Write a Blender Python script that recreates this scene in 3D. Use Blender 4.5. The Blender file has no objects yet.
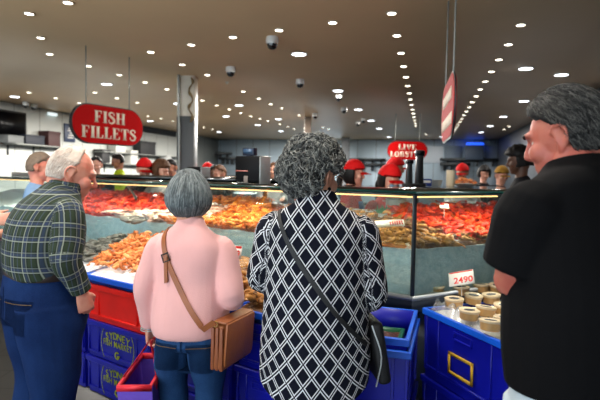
import bpy, bmesh, math, random
import numpy as np
from mathutils import Vector, Matrix, Euler, noise
from mathutils.bvhtree import BVHTree
random.seed(7); RNG = np.random.default_rng(7)
SC = bpy.context.scene
COL = SC.collection
PI = math.pi
def R(d): return math.radians(d)
V = Vector

# ------------------------------------------------------------------ camera
EYE = V((0, 0, 1.48)); FPX = 500.0
cam_d = bpy.data.cameras.new('camera'); cam = bpy.data.objects.new('camera', cam_d); COL.objects.link(cam)
CAMR = (Matrix.Rotation(R(90 - 3.0), 4, 'X') @ Matrix.Rotation(R(1.0), 4, 'Z'))
cam.matrix_world = Matrix.Translation(EYE) @ CAMR
cam_d.sensor_width = 36; cam_d.lens = 36 * FPX / 600; cam_d.clip_start = .05; cam_d.clip_end = 200
cam_d.dof.use_dof = True; cam_d.dof.focus_distance = 2.15; cam_d.dof.aperture_fstop = 3.2
SC.camera = cam
CR3 = CAMR.to_3x3()
def ray(px, py): return CR3 @ V(((px - 300) / FPX, (200 - py) / FPX, -1))
def Pd(px, py, d):
    r = ray(px, py); return EYE + r * (d / r.y)
def Pz(px, py, z):
    r = ray(px, py); return EYE + r * ((z - EYE.z) / r.z)
def Pp(px, py, p0, n):
    r = ray(px, py); return EYE + r * ((p0 - EYE).dot(n) / r.dot(n))

# ------------------------------------------------------------------ materials
def lin(c):
    return tuple(((v / 255) / 12.92 if v / 255 <= .04045 else ((v / 255 + .055) / 1.055) ** 2.4) for v in c[:3]) + (1,)
class NT:
    def __init__(s, name):
        s.m = bpy.data.materials.new(name); s.m.use_nodes = True; s.t = s.m.node_tree
        s.b = s.t.nodes['Principled BSDF']; s.o = s.t.nodes['Material Output']
    def n(s, kind, **kw):
        x = s.t.nodes.new(kind)
        for k, v in kw.items(): setattr(x, k, v)
        return x
    def l(s, a, b): s.t.links.new(a, b)
    def put(s, sock, v):
        if isinstance(v, (int, float, tuple)): sock.default_value = v
        else: s.l(v, sock)
    def math(s, op, a, b=0.0, c=None, clamp=False):
        x = s.n('ShaderNodeMath', operation=op); x.use_clamp = clamp
        s.put(x.inputs[0], a); s.put(x.inputs[1], b)
        if c is not None: s.put(x.inputs[2], c)
        return x.outputs[0]
    def mix(s, f, a, b):
        x = s.n('ShaderNodeMix', data_type='RGBA'); s.put(x.inputs[0], f); s.put(x.inputs[6], a); s.put(x.inputs[7], b)
        return x.outputs[2]
    def noise(s, scale, detail=3, coord='Object', rough=.5, vec=None):
        x = s.n('ShaderNodeTexNoise'); x.inputs['Scale'].default_value = scale; x.inputs['Detail'].default_value = detail
        x.inputs['Roughness'].default_value = rough
        if vec is None: vec = s.n('ShaderNodeTexCoord').outputs[coord]
        s.l(vec, x.inputs['Vector']); return x.outputs['Fac']
    def ramp(s, f, stops):
        x = s.n('ShaderNodeValToRGB'); e = x.color_ramp.elements
        while len(e) < len(stops): e.new(.5)
        for i, (p, c) in enumerate(stops): e[i].position = p; e[i].color = c
        s.put(x.inputs[0], f); return x.outputs[0]
    def bump(s, h, strength=.3, dist=.01):
        x = s.n('ShaderNodeBump'); x.inputs['Strength'].default_value = strength; x.inputs['Distance'].default_value = dist
        s.l(h, x.inputs['Height']); s.l(x.outputs[0], s.b.inputs['Normal'])
    def stripe(s, x, period, centre, half, soft=.004):
        f = s.math('DIVIDE', x, period); f = s.math('SUBTRACT', f, centre); f = s.math('FRACT', f)
        f = s.math('SUBTRACT', f, .5); f = s.math('ABSOLUTE', f); f = s.math('SUBTRACT', .5, f)   # distance to centre, in periods
        f = s.math('SUBTRACT', half, f); f = s.math('DIVIDE', f, soft / period); return s.math('ADD', f, .5, clamp=True)
def M(name, c, rough=.6, metal=0, var=.0, vscale=8, bump=0, bscale=40, spec=.5, rnd=0.0, coat=0, trans=0, sss=0):
    k = NT(name); b = k.b
    col = lin(c)
    b.inputs['Roughness'].default_value = rough; b.inputs['Metallic'].default_value = metal
    b.inputs['Specular IOR Level'].default_value = spec; b.inputs['Coat Weight'].default_value = coat
    b.inputs['Transmission Weight'].default_value = trans
    if sss:
        b.inputs['Subsurface Weight'].default_value = sss; b.inputs['Subsurface Scale'].default_value = .02
    out = None
    if var:
        f = k.noise(vscale, 4)
        out = k.ramp(f, [(.3, tuple(v * (1 - var) for v in col[:3]) + (1,)), (.7, tuple(min(1, v * (1 + var)) for v in col[:3]) + (1,))])
    if rnd:
        oi = k.n('ShaderNodeObjectInfo'); hsv = k.n('ShaderNodeHueSaturation')
        k.put(hsv.inputs['Value'], k.math('MULTIPLY_ADD', oi.outputs['Random'], rnd * 2, 1 - rnd))
        k.put(hsv.inputs['Hue'], k.math('MULTIPLY_ADD', oi.outputs['Random'], rnd * .06, .5 - rnd * .03))
        if out is None: hsv.inputs['Color'].default_value = col
        else: k.l(out, hsv.inputs['Color'])
        out = hsv.outputs[0]
    if out is None: b.inputs['Base Color'].default_value = col
    else: k.l(out, b.inputs['Base Color'])
    if bump: k.bump(k.noise(bscale, 4), bump, .01)
    return k.m
def Emat(name, c, strength):
    k = NT(name); k.b.inputs['Base Color'].default_value = lin(c)
    k.b.inputs['Emission Color'].default_value = lin(c); k.b.inputs['Emission Strength'].default_value = strength
    return k.m
def glass(name, tint=(255, 255, 255), refl=.9):
    k = NT(name); k.t.nodes.remove(k.b)
    tr = k.n('ShaderNodeBsdfTransparent'); tr.inputs[0].default_value = lin(tint)
    gl = k.n('ShaderNodeBsdfGlossy'); gl.inputs['Roughness'].default_value = .02
    fr = k.n('ShaderNodeFresnel'); fr.inputs[0].default_value = 1.45
    mx = k.n('ShaderNodeMixShader'); k.l(k.math('MULTIPLY', fr.outputs[0], refl), mx.inputs[0])
    k.l(tr.outputs[0], mx.inputs[1]); k.l(gl.outputs[0], mx.inputs[2]); k.l(mx.outputs[0], k.o.inputs[0])
    return k.m

# ------------------------------------------------------------------ objects
def thing(name, label=None, cat=None, loc=(0, 0, 0), rz=0, group=None, kind=None):
    o = bpy.data.objects.new(name, None); o.empty_display_size = .05; COL.objects.link(o)
    o.location = loc; o.rotation_euler = (0, 0, rz); tag(o, label, cat, group, kind); return o
def tag(o, label=None, cat=None, group=None, kind=None):
    if label: o['label'] = label
    if cat: o['category'] = cat
    if group: o['group'] = group
    if kind: o['kind'] = kind
    return o
def rootmat(p):
    while p.parent: p = p.parent
    return Matrix.Translation(p.location) @ p.rotation_euler.to_matrix().to_4x4()
def obj(name, geo, mat, parent=None, world=False, smooth=True, origin=None):
    """geo: bmesh or Mesh; world=True: coordinates are world, moved into the parent's frame"""
    if isinstance(geo, bmesh.types.BMesh):
        me = bpy.data.meshes.new(name); bmesh.ops.recalc_face_normals(geo, faces=geo.faces[:]); geo.to_mesh(me); geo.free()
    else: me = geo
    if not me.materials:
        for m in (mat if isinstance(mat, (list, tuple)) else [mat]): me.materials.append(m)
    if smooth: me.shade_auto(R(40)) if hasattr(me, 'shade_auto') else smooth_angle(me, 40)
    o = bpy.data.objects.new(name, me); COL.objects.link(o)
    if parent is not None:
        o.parent = parent
        if world: me.transform(rootmat(parent).inverted())
    elif origin is not None:
        o.location = origin; me.transform(Matrix.Translation(-V(origin)))
    return o
def smooth_angle(me, deg):
    n = len(me.polygons); me.polygons.foreach_set('use_smooth', np.ones(n, dtype=bool))
    if n > 60000: return
    bm = bmesh.new(); bm.from_mesh(me)
    c = R(deg); at = me.attributes.get('sharp_edge') or me.attributes.new('sharp_edge', 'BOOLEAN', 'EDGE')
    bm.edges.ensure_lookup_table()
    sh = [(len(e.link_faces) == 2 and e.calc_face_angle(0) > c) for e in bm.edges]
    at.data.foreach_set('value', sh); bm.free()
def copy_tree(o, parent=None):
    c = o.copy(); COL.objects.link(c)
    if parent: c.parent = parent
    for ch in list(o.children): copy_tree(ch, c)
    return c
def addmesh(bm, verts, faces):
    vs = [bm.verts.new(v) for v in verts]
    for f in faces:
        try: bm.faces.new([vs[i] for i in f])
        except ValueError: pass
    return vs
def box(bm, c, s, rot=None, bev=0, seg=2, taper=1.0):
    x, y, z = s[0] / 2, s[1] / 2, s[2] / 2
    pts = []
    for k in (-1, 1):
        t = taper if k < 0 else 1
        pts += [V((-x * t, -y * t, k * z)), V((x * t, -y * t, k * z)), V((x * t, y * t, k * z)), V((-x * t, y * t, k * z))]
    mt = (Matrix.Translation(V(c)) @ (rot.to_4x4() if rot is not None else Matrix.Identity(4)))
    vs = addmesh(bm, [mt @ p for p in pts], [(3, 2, 1, 0), (4, 5, 6, 7), (0, 1, 5, 4), (1, 2, 6, 5), (2, 3, 7, 6), (3, 0, 4, 7)])
    if bev:
        es = list({e for v in vs for e in v.link_edges})
        bmesh.ops.bevel(bm, geom=es, offset=bev, segments=seg, affect='EDGES', profile=.5)
def prism(bm, poly, z0, z1, top=None):
    n = len(poly); top = top or poly
    addmesh(bm, [(p[0], p[1], z0) for p in poly] + [(p[0], p[1], z1) for p in top],
            [tuple(range(n - 1, -1, -1)), tuple(range(n, 2 * n))] + [(i, (i + 1) % n, n + (i + 1) % n, n + i) for i in range(n)])
def extrude_poly(bm, poly, mt, th):
    """flat outline in local x,y, thickness th towards local +z, placed by mt"""
    n = len(poly)
    addmesh(bm, [mt @ V((p[0], p[1], 0)) for p in poly] + [mt @ V((p[0], p[1], th)) for p in poly],
            [tuple(range(n - 1, -1, -1)), tuple(range(n, 2 * n))] + [(i, (i + 1) % n, n + (i + 1) % n, n + i) for i in range(n)])
def lathe(bm, prof, c=(0, 0, 0), n=24, mt=None, sx=1, sy=1):
    mt = mt or Matrix.Translation(V(c)); vs = []
    for r, z in prof:
        vs += [mt @ V((r * sx * math.cos(2 * PI * i / n), r * sy * math.sin(2 * PI * i / n), z)) for i in range(n)]
    F = []
    for k in range(len(prof) - 1):
        for i in range(n):
            j = (i + 1) % n; F.append((k * n + i, k * n + j, (k + 1) * n + j, (k + 1) * n + i))
    F.append(tuple(range(n - 1, -1, -1))); F.append(tuple(range((len(prof) - 1) * n, len(prof) * n)))
    addmesh(bm, vs, F)
def catmull(P, sub):
    P = np.asarray(P, float)
    if sub <= 1 or len(P) < 3 and sub <= 1: return P
    if len(P) == 2:
        t = np.linspace(0, 1, sub + 1)[:, None]; return P[0] * (1 - t) + P[1] * t
    Q = np.vstack([2 * P[0] - P[1], P, 2 * P[-1] - P[-2]]); out = []
    for i in range(1, len(Q) - 2):
        for k in range(sub):
            t = k / sub
            out.append(.5 * ((2 * Q[i]) + (-Q[i - 1] + Q[i + 1]) * t + (2 * Q[i - 1] - 5 * Q[i] + 4 * Q[i + 1] - Q[i + 2]) * t * t + (-Q[i - 1] + 3 * Q[i] - 3 * Q[i + 1] + Q[i + 2]) * t ** 3))
    out.append(P[-1]); return np.array(out)
class Prim:
    pass
def tube(pts, rads, side=(1, 0, 0), n=16, sub=4, cap=1.0, capend=None, squ=0.0):
    """closed swept solid; rads: (rx, ry) or r per point; rx lies along side"""
    rr = np.array([(r if isinstance(r, (tuple, list)) else (r, r)) for r in rads], float)
    A = catmull(np.hstack([np.asarray([tuple(p) for p in pts], float), rr]), sub)
    C, RX = A[:, :3], np.maximum(A[:, 3:], 1e-4)
    T = np.gradient(C, axis=0); T /= np.linalg.norm(T, axis=1)[:, None] + 1e-12
    sd = np.asarray(side, float); S = sd[None] - T * (T @ sd)[:, None]; S /= np.linalg.norm(S, axis=1)[:, None] + 1e-12
    Fw = np.cross(T, S)
    rings = []
    def ring(c, s, f, rx, ry):
        th = np.linspace(0, 2 * PI, n, endpoint=False)
        cx, sy = np.cos(th), np.sin(th)
        if squ: 
            q = 1 - squ; cx = np.sign(cx) * np.abs(cx) ** q; sy = np.sign(sy) * np.abs(sy) ** q
        return c + s * (rx * cx)[:, None] + f * (ry * sy)[:, None]
    def capring(i, sgn, amt):
        out = []
        for a in (75, 55, 30):
            m = min(RX[i]) * amt
            out.append(ring(C[i] + sgn * T[i] * m * math.sin(R(a)), S[i], Fw[i], RX[i][0] * math.cos(R(a)), RX[i][1] * math.cos(R(a))))
        return out
    c0 = cap; c1 = cap if capend is None else capend
    if c0: rings += capring(0, -1, c0)
    for i in range(len(C)): rings.append(ring(C[i], S[i], Fw[i], *RX[i]))
    if c1: rings += capring(len(C) - 1, 1, c1)[::-1]
    p = Prim(); p.V = np.vstack(rings); F = []
    for k in range(len(rings) - 1):
        for i in range(n):
            j = (i + 1) % n; F.append((k * n + i, k * n + j, (k + 1) * n + j, (k + 1) * n + i))
    F.append(tuple(range(n - 1, -1, -1))); F.append(tuple(range((len(rings) - 1) * n, len(rings) * n))); p.F = F
    p.C, p.S, p.Fw, p.R = C, S, Fw, RX
    p.L = np.concatenate([[0], np.cumsum(np.linalg.norm(np.diff(C, axis=0), axis=1))])
    return p
def ell(c, r, rot=None, n=20, m=12):
    vs = []; F = []
    for k in range(m + 1):
        ph = PI * k / m - PI / 2
        for i in range(n):
            th = 2 * PI * i / n; v = V((r[0] * math.cos(ph) * math.cos(th), r[1] * math.cos(ph) * math.sin(th), r[2] * math.sin(ph)))
            if rot is not None: v = rot @ v
            vs.append((v.x + c[0], v.y + c[1], v.z + c[2]))
    for k in range(m):
        for i in range(n):
            j = (i + 1) % n; F.append((k * n + i, k * n + j, (k + 1) * n + j, (k + 1) * n + i))
    p = Prim(); p.V = np.array(vs); p.F = F; p.C = None; return p
def xf(p, mt):
    a = np.array(mt); p.V = p.V @ a[:3, :3].T + a[:3, 3]
    if p.C is not None:
        p.C = p.C @ a[:3, :3].T + a[:3, 3]; p.S = p.S @ a[:3, :3].T; p.Fw = p.Fw @ a[:3, :3].T
    return p
def addprim(bm, p): addmesh(bm, [tuple(v) for v in p.V], p.F)
def prims_bm(*ps):
    bm = bmesh.new()
    for p in ps: addprim(bm, p)
    return bm
def fuse(name, prims, voxel=.006, smooth=4, post=None, pattern=False):
    """one continuous surface out of overlapping solids"""
    vs = np.vstack([p.V for p in prims]); F = []; o = 0
    for p in prims: F += [tuple(i + o for i in f) for f in p.F]; o += len(p.V)
    me = bpy.data.meshes.new('t'); me.from_pydata(vs.tolist(), [], F); me.validate()
    ob = bpy.data.objects.new('t', me); COL.objects.link(ob)
    md = ob.modifiers.new('r', 'REMESH'); md.mode = 'VOXEL'; md.voxel_size = voxel; md.use_smooth_shade = True
    if smooth:
        sm = ob.modifiers.new('s', 'SMOOTH'); sm.factor = .5; sm.iterations = smooth
    dg = bpy.context.evaluated_depsgraph_get(); dg.update()
    res = bpy.data.meshes.new_from_object(ob.evaluated_get(dg)); res.name = name
    bpy.data.objects.remove(ob); bpy.data.meshes.remove(me)
    n = len(res.vertices); co = np.empty(n * 3, 'f'); res.vertices.foreach_get('co', co); co = co.reshape(n, 3)
    if pattern:
        pat = np.zeros((n, 3), 'f'); best = np.full(n, 1e9)
        for q, p in enumerate(prims):
            if p.C is None: continue
            for i in range(len(p.C)):
                d = co - p.C[i]; a = d @ p.S[i]; b = d @ p.Fw[i]
                T = np.cross(p.S[i], p.Fw[i]); t = d @ T
                e = np.sqrt((a / p.R[i][0]) ** 2 + (b / p.R[i][1]) ** 2 + (t / min(p.R[i])) ** 2)
                w = e < best; best[w] = e[w]
                th = np.arctan2(a / p.R[i][0], -b / p.R[i][1])
                if not hasattr(p, 'dR'): p.dR = np.gradient(p.R[:, 0], np.maximum(p.L, 1e-6) + np.arange(len(p.L)) * 1e-7)
                pat[w, 0] = (th * np.clip(p.R[i][0] + p.dR[i] * np.clip(t, -.03, .03), .02, 1))[w] + q * .37
                if hasattr(p, 'planar'): pat[w, 0] = (p.planar * np.arcsin(np.clip(a / p.planar, -1, 1)))[w] + q * .37
                pat[w, 1] = co[w, 2] if hasattr(p, 'planar') else p.L[i] + t[w]
        at = res.attributes.new('pat', 'FLOAT_VECTOR', 'POINT'); at.data.foreach_set('vector', pat.ravel())
    if post is not None:
        no = np.empty(n * 3, 'f'); res.vertices.foreach_get('normal', no); no = no.reshape(n, 3)
        co = post(co.copy(), no); res.vertices.foreach_set('co', co.astype('f').ravel()); res.update()
    res.polygons.foreach_set('use_smooth', np.ones(len(res.polygons), dtype=bool))
    return res
def folds(amp=.003, seed=1, k=(14, 30), stretch=(1, 1, .6)):
    rg = np.random.default_rng(seed)
    ks = rg.normal(size=(14, 3)); ks /= np.linalg.norm(ks, axis=1)[:, None]; ks *= rg.uniform(k[0], k[1], (14, 1)); ks *= np.array(stretch); ph = rg.uniform(0, 6.28, 14)
    def f(co, no):
        w = co + .03 * np.sin(co[:, [1, 2, 0]] * 9 + ph[:3])
        h = np.sin(w @ ks.T + ph).mean(axis=1) * 3.2; h = np.sign(h) * np.abs(h) ** .8
        return co + no * (h * amp)[:, None]
    return f
def text_bm(bm, body, mt, size, th=.002, sx=1.0, offset=0.0, align='CENTER', spacing=1.0):
    cu = bpy.data.curves.new('t', 'FONT'); cu.body = body; cu.size = size; cu.align_x = align; cu.extrude = th / 2; cu.offset = offset
    cu.resolution_u = 3; cu.space_character = spacing
    ob = bpy.data.objects.new('t', cu); COL.objects.link(ob)
    dg = bpy.context.evaluated_depsgraph_get(); dg.update()
    me = bpy.data.meshes.new_from_object(ob.evaluated_get(dg)); bpy.data.objects.remove(ob); bpy.data.curves.remove(cu)
    me.transform(mt @ Matrix.Diagonal((sx, 1, 1, 1))); bm.from_mesh(me); bpy.data.meshes.remove(me)
def frame(o, x, y, z):
    """matrix whose columns are the local axes"""
    m = Matrix.Identity(4)
    for i, a in enumerate((x, y, z)):
        for j in range(3): m[j][i] = a[j]
    for j in range(3): m[j][3] = o[j]
    return m
# ------------------------------------------------------------------ the hall
HC = 3.2; BEAM = 110
U = V((.2437, .9698, 0)); W = V((.9698, -.2437, 0)); UP = V((0, 0, 1))
def st(name, bm, m): o = obj(name, bm, m); o['kind'] = 'structure'; return o
pl = Pz(0, 101, HC); pr = Pz(505, 136, HC); pb = Pz(480, 139.5, HC)
WL, WR, UB, UF = pl.dot(W), pr.dot(W), pb.dot(U), -2.2
def wu(w, u, z=0): return W * w + U * u + UP * z
RU = Matrix.Rotation(-math.atan2(U.x, U.y), 3, 'Z')      # x -> W, y -> U
def wbox(bm, w0, w1, u0, u1, z0, z1, bev=0):
    box(bm, tuple(wu((w0 + w1) / 2, (u0 + u1) / 2, (z0 + z1) / 2)), (w1 - w0, u1 - u0, z1 - z0), RU, bev)

# materials
def tile_mat(name, c1, c2, sc, rough):
    k = NT(name); tc = k.n('ShaderNodeTexCoord'); br = k.n('ShaderNodeTexBrick'); br.offset = 0
    k.l(tc.outputs['Object'], br.inputs['Vector']); br.inputs['Scale'].default_value = 1
    br.inputs['Brick Width'].default_value = sc; br.inputs['Row Height'].default_value = sc; br.inputs['Mortar Size'].default_value = .006
    br.inputs['Color1'].default_value = lin(c1); br.inputs['Color2'].default_value = lin(c1); br.inputs['Mortar'].default_value = lin(c2)
    k.l(br.outputs['Color'], k.b.inputs['Base Color']); k.b.inputs['Roughness'].default_value = rough; return k.m
m_floor = tile_mat('floor_tile', (44, 44, 43), (28, 28, 28), .3, .35)
m_ceil = M('ceiling_paint', (214, 178, 136), .42, var=.06, vscale=.5, spec=.5)
def panel_mat(name, c):
    k = NT(name); tc = k.n('ShaderNodeTexCoord'); sp = k.n('ShaderNodeSeparateXYZ'); k.l(tc.outputs['Object'], sp.inputs[0])
    al = k.math('ADD', k.math('MULTIPLY', sp.outputs[0], U.x + W.x), k.math('MULTIPLY', sp.outputs[1], U.y + W.y))
    s = k.stripe(al, .9, .5, .012, .006); k.l(k.mix(s, lin(c), lin(tuple(v * .6 for v in c))), k.b.inputs['Base Color'])
    k.b.inputs['Roughness'].default_value = .4; return k.m
m_wall = panel_mat('white_wall_panel', (190, 194, 190)); m_wallb = panel_mat('cool_wall_panel', (190, 210, 224))
bm = bmesh.new(); wbox(bm, WL - .1, WR + .1, UF, UB + .1, -.1, 0); st('floor', bm, m_floor)
bm = bmesh.new(); wbox(bm, WL - .1, WR + .1, UF, UB + .1, HC, HC + .1); st('ceiling', bm, m_ceil)
bm = bmesh.new(); wbox(bm, WL - .1, WL, UF, UB + .1, 0, HC); st('wall_left', bm, m_wall)
bm = bmesh.new(); wbox(bm, WR, WR + .1, UF, UB + .1, 0, HC); st('wall_right', bm, panel_mat('right_wall_panel', (118, 124, 132)))
bm = bmesh.new(); wbox(bm, WL, WR, UB, UB + .1, 0, HC); st('wall_back', bm, m_wallb)
bm = bmesh.new(); wbox(bm, 1.0, WR, UF - .1, UF, 0, HC); st('wall_front_blocker', bm, panel_mat('front_blocker_panel', (110, 112, 114)))  # unseen wall added across the open front to keep daylight off the right side
m_darktrim = M('dark_trim', (40, 42, 44), .5)
bm = bmesh.new(); wbox(bm, WL, WL + .02, 0, UB, 0, .12); st('baseboard_left', bm, m_darktrim)
bm = bmesh.new(); wbox(bm, WL, WR, UB - .02, UB, 0, .12); st('baseboard_back', bm, m_darktrim)

# bright windows in the far wall
m_winf = M('window_frame_paint', (90, 100, 108), .5)
m_day = Emat('daylight_pane', (205, 230, 250), 1.6); m_blue = Emat('blue_tank_glow', (40, 95, 255), 1.6)
def back_rect(px0, py0, px1, py1, off=.0):
    a = Pp(px0, py0, U * (UB - off), U); b = Pp(px1, py1, U * (UB - off), U)
    return a.dot(W), b.dot(W), min(a.z, b.z), max(a.z, b.z)
def window(i, px0, py0, px1, py1, nx=2, ny=2):
    w0, w1, z0, z1 = back_rect(px0, py0, px1, py1)
    bm = bmesh.new()
    for k in range(nx + 1):
        w = w0 + (w1 - w0) * k / nx; wbox(bm, w - .05, w + .05, UB - .06, UB, z0, z1)
    for k in range(ny + 1):
        z = z0 + (z1 - z0) * k / ny; wbox(bm, w0 - .05, w1 + .05, UB - .058, UB, z - .04, z + .04)
    f = st('window_%d' % i, bm, m_winf)
    bm = bmesh.new(); wbox(bm, w0, w1, UB - .03, UB - .005, z0, z1); obj('window_pane', bm, m_day, f, world=True)
window(1, 318, 145, 348, 166); window(2, 194, 143, 201, 160, 1, 2)

# ------------------------------------------------------------------ ceiling lights
m_lamp = Emat('downlight_glow', (255, 244, 222), 9); m_big = Emat('large_downlight_glow', (235, 242, 250), 9); m_ring = M('white_ring', (205, 200, 192), .4)
def disc_light(proto, name, label, cat, rad, px, py, group, mat):
    p = Pz(px, py, HC)
    if p.y < .3 or p.dot(U) > UB - .2 or p.dot(W) < WL + .15 or p.dot(W) > WR - .15: return proto
    if proto is None:
        o = thing(name, label, cat, p, 0, group)
        bm = bmesh.new(); lathe(bm, [(rad * 1.0, -.001), (rad * 1.22, -.004), (rad * 1.25, -.012), (rad * 1.02, -.016), (rad, -.013)], n=28); obj('trim_ring', bm, m_ring, o)
        bm = bmesh.new(); lathe(bm, [(rad, -.003), (rad, -.0145)], n=28); obj('diffuser', bm, mat, o)
        return o
    c = copy_tree(proto); c.location = p; return proto
small = [(29, 12.7), (68, 1.7), (40.7, 37), (49.7, 53.3), (88.3, 65.3), (119.3, 74.3), (150.7, 51.3), (191.3, 44), (182.3, 64), (145, 81.7), (167, 88.7), (29, 92), (55.7, 97.7), (79.3, 102.7), (95, 92), (117, 97.7), (137.3, 102.3), (134, 112.7), (148, 115.7), (161.3, 118.3), (173, 121),
         (233, 36.3), (279, 29.3), (332.7, 21.7), (391.7, 12.3), (397, 34.7), (207.3, 74.3), (202.3, 100), (216.7, 105), (229.3, 109), (240.7, 112.7), (250.7, 115.7), (260, 118.3), (268, 120.7), (243.3, 91), (258.7, 98), (270.7, 103.7), (281.7, 107.7), (299, 115), (306, 118.3), (204, 127), (212.7, 129), (280, 124), (288, 126.7), (294, 128.7), (323, 127), (328.7, 128.7), (509, 126), (504, 129.3), (426, 133.9), (426, 140.0)]
def row(x0, y0, n, step=.00098):
    out = []
    for k in range(n):
        o = 1 / (1 / (176 - y0) + step * k); out.append((426 + (x0 - 426) * o / (176 - y0), 176 - o))
    return out
sl = None
small += row(401, 52.3, 13) + row(520.7, 24, 19)
for q in small: sl = disc_light(sl, 'downlight', 'small round warm downlight set flush in the taupe ceiling', 'ceiling light', .045, q[0], q[1], 'small warm downlights in the ceiling', m_lamp)
big = [(299, 53.5), (338, 90.3), (358.3, 109.3), (371.3, 120.3), (379.3, 128.3), (239, 105), (226, 116), (278.3, 118.7), (257.7, 124.7), (281, 131), (219, 131.7), (106.7, 83.7), (14.7, 96.3), (177.7, 103.3), (150, 120.7), (525.7, 68), (561.3, 74.3), (524, 100.7), (503.3, 116.3), (490.3, 125.7), (481.3, 132), (441.9, 136.8), (388.8, 136.8)]
bl = None
for q in big: bl = disc_light(bl, 'large_downlight', 'large round white downlight set flush in the taupe ceiling', 'ceiling light', .10, q[0], q[1], 'large white downlights in the ceiling', m_big)

# lamps added overhead, unseen above the frame, to brighten front trays and hair
over = [(-2.1, 3.4), (-.9, 2.9), (.45, 2.2), (-1.6, 1.5)]
for x, y in over:
    o = copy_tree(bl); o.location = (x, y, HC)
# the light those lamps throw
for q in big + over:
    p = Pz(q[0], q[1], HC) if q not in over else V((q[0], q[1], HC))
    if p.dot(U) > UB - .2: continue
    l =  bpy.data.lights.new('downlight_beam', 'AREA'); l.shape = 'DISK'; l.size = .2; l.energy = BEAM * (.3 if q in over else .2 if p.x > 2 else .2 if p.dot(W) < WL + 2 else .5 if p.dot(W) < WL + 3.5 else 1.0 if p.y < 11 else 1.2 if p.x > .5 else 6); l.color = (1, .95, .88)
    o = bpy.data.objects.new('downlight_beam', l); COL.objects.link(o); o.location = p - V((0, 0, .02))
# dome cameras
m_white = M('white_plastic', (215, 213, 208), .4); m_smoke = M('smoked_dome', (14, 14, 16), .08, spec=.8)
domes = [(272.3, 39, 'dome camera nearest the viewer, above the grey bobbed head'), (230.7, 69, 'dome camera left of the nearest large downlight'), (300, 81.3, 'dome camera directly below the nearest large downlight'), (339, 96, 'dome camera close behind the second large downlight'), (344, 109.3, 'dome camera beside the third large downlight'), (315.3, 115.3, 'dome camera over the far shop column'), (358, 123.3, 'far dome camera, left one of a close pair'), (363.5, 120.0, 'far dome camera, right one of a close pair'), (25.6, 104, 'dome camera over the wall television, left of a pair'), (34, 106.3, 'dome camera by the wall television, right of a pair')]
dm = None
for px, py, lb in domes:
    p = Pz(px, py - 2, HC)
    if dm is None:
        dm = o = thing('dome_camera', None, 'camera', p, 0, 'black and white dome cameras')
        bm = bmesh.new(); lathe(bm, [(.075, 0), (.08, -.05), (.072, -.09)], n=24); obj('housing', bm, m_white, o)
        bm = bmesh.new(); lathe(bm, [(.066, -.085), (.064, -.11), (.05, -.14), (.025, -.155), (.004, -.16)], n=24); obj('smoked_dome', bm, m_smoke, o)
    else: o = copy_tree(dm); o.location = p
    o['label'] = 'white ' + lb
p = Pz(227, 82, HC); o = thing('sprinkler', 'small pale sprinkler rose on the ceiling beyond the left dome camera', 'sprinkler', p)
bm = bmesh.new(); lathe(bm, [(.035, 0), (.035, -.006), (.012, -.012), (.01, -.03), (.024, -.032), (.022, -.036)], n=16); obj('rose', bm, m_ring, o)

# ------------------------------------------------------------------ pillar, wall things
m_pilw = M('pillar_white', (205, 198, 182), .5, var=.05); m_pild = M('pillar_grey', (70, 74, 76), .45)
pc = Pz(187.5, 77, HC)
o = thing('pillar', 'square pillar, white above and dark grey below, right of the fish fillets sign', 'pillar', (pc.x, pc.y, 0))
zt = Pp(187, 116, V((0, pc.y - .15, 0)), V((0, 1, 0))).z
bm = bmesh.new(); box(bm, (0, 0, zt / 2), (.31, .31, zt), bev=.01); obj('shaft', bm, m_pild, o)
bm = bmesh.new(); box(bm, (0, 0, (zt + HC) / 2), (.312, .312, HC - zt), bev=.01); obj('upper_cladding', bm, m_pilw, o)
bm = prims_bm(tube([(-.10, -.20, .9), (-.10, -.20, 2.2), (-.11, -.2, HC)], [.02] * 3, sub=3)); obj('downpipe', bm, M('pipe_grey', (150, 152, 148), .35, .5), o)
m_rope = M('rope', (120, 100, 66), .9, var=.3, vscale=30)
pts = [(.10 + .035 * math.sin(i * 1.1), -.175 + .012 * math.cos(i * 2), zt - .1 + (HC - zt + .05) * i / 14) for i in range(15)]
o = thing('hanging_rope', 'knotted brown rope hanging down the white upper pillar', 'rope', (pc.x, pc.y - .17, zt - .1))
bm = prims_bm(tube([V(q) + V((pc.x, pc.y, 0)) for q in pts], [.014 + .014 * (i % 4 == 1) for i in range(15)], n=8, sub=3)); obj('rope_strand', bm, m_rope, o, world=True)
pc2 = Pz(345.5, 137.5, HC)
o = thing('pillar', 'far grey pillar beside the bright window behind the curly head', 'pillar', (pc2.x, pc2.y, 0))
bm = bmesh.new(); box(bm, (0, 0, HC / 2), (.36, .36, HC), bev=.01); obj('shaft', bm, M('pillar_far', (120, 124, 128), .5), o)
pc3 = Pz(308, 117, HC)
o = thing('pillar', 'brown pillar mostly hidden behind the curly grey hair', 'pillar', (pc3.x, pc3.y, 0))
bm = bmesh.new(); box(bm, (0, 0, HC / 2), (.2, .2, HC), bev=.01); obj('shaft', bm, M('pillar_brown', (120, 105, 92), .5), o)

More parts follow.
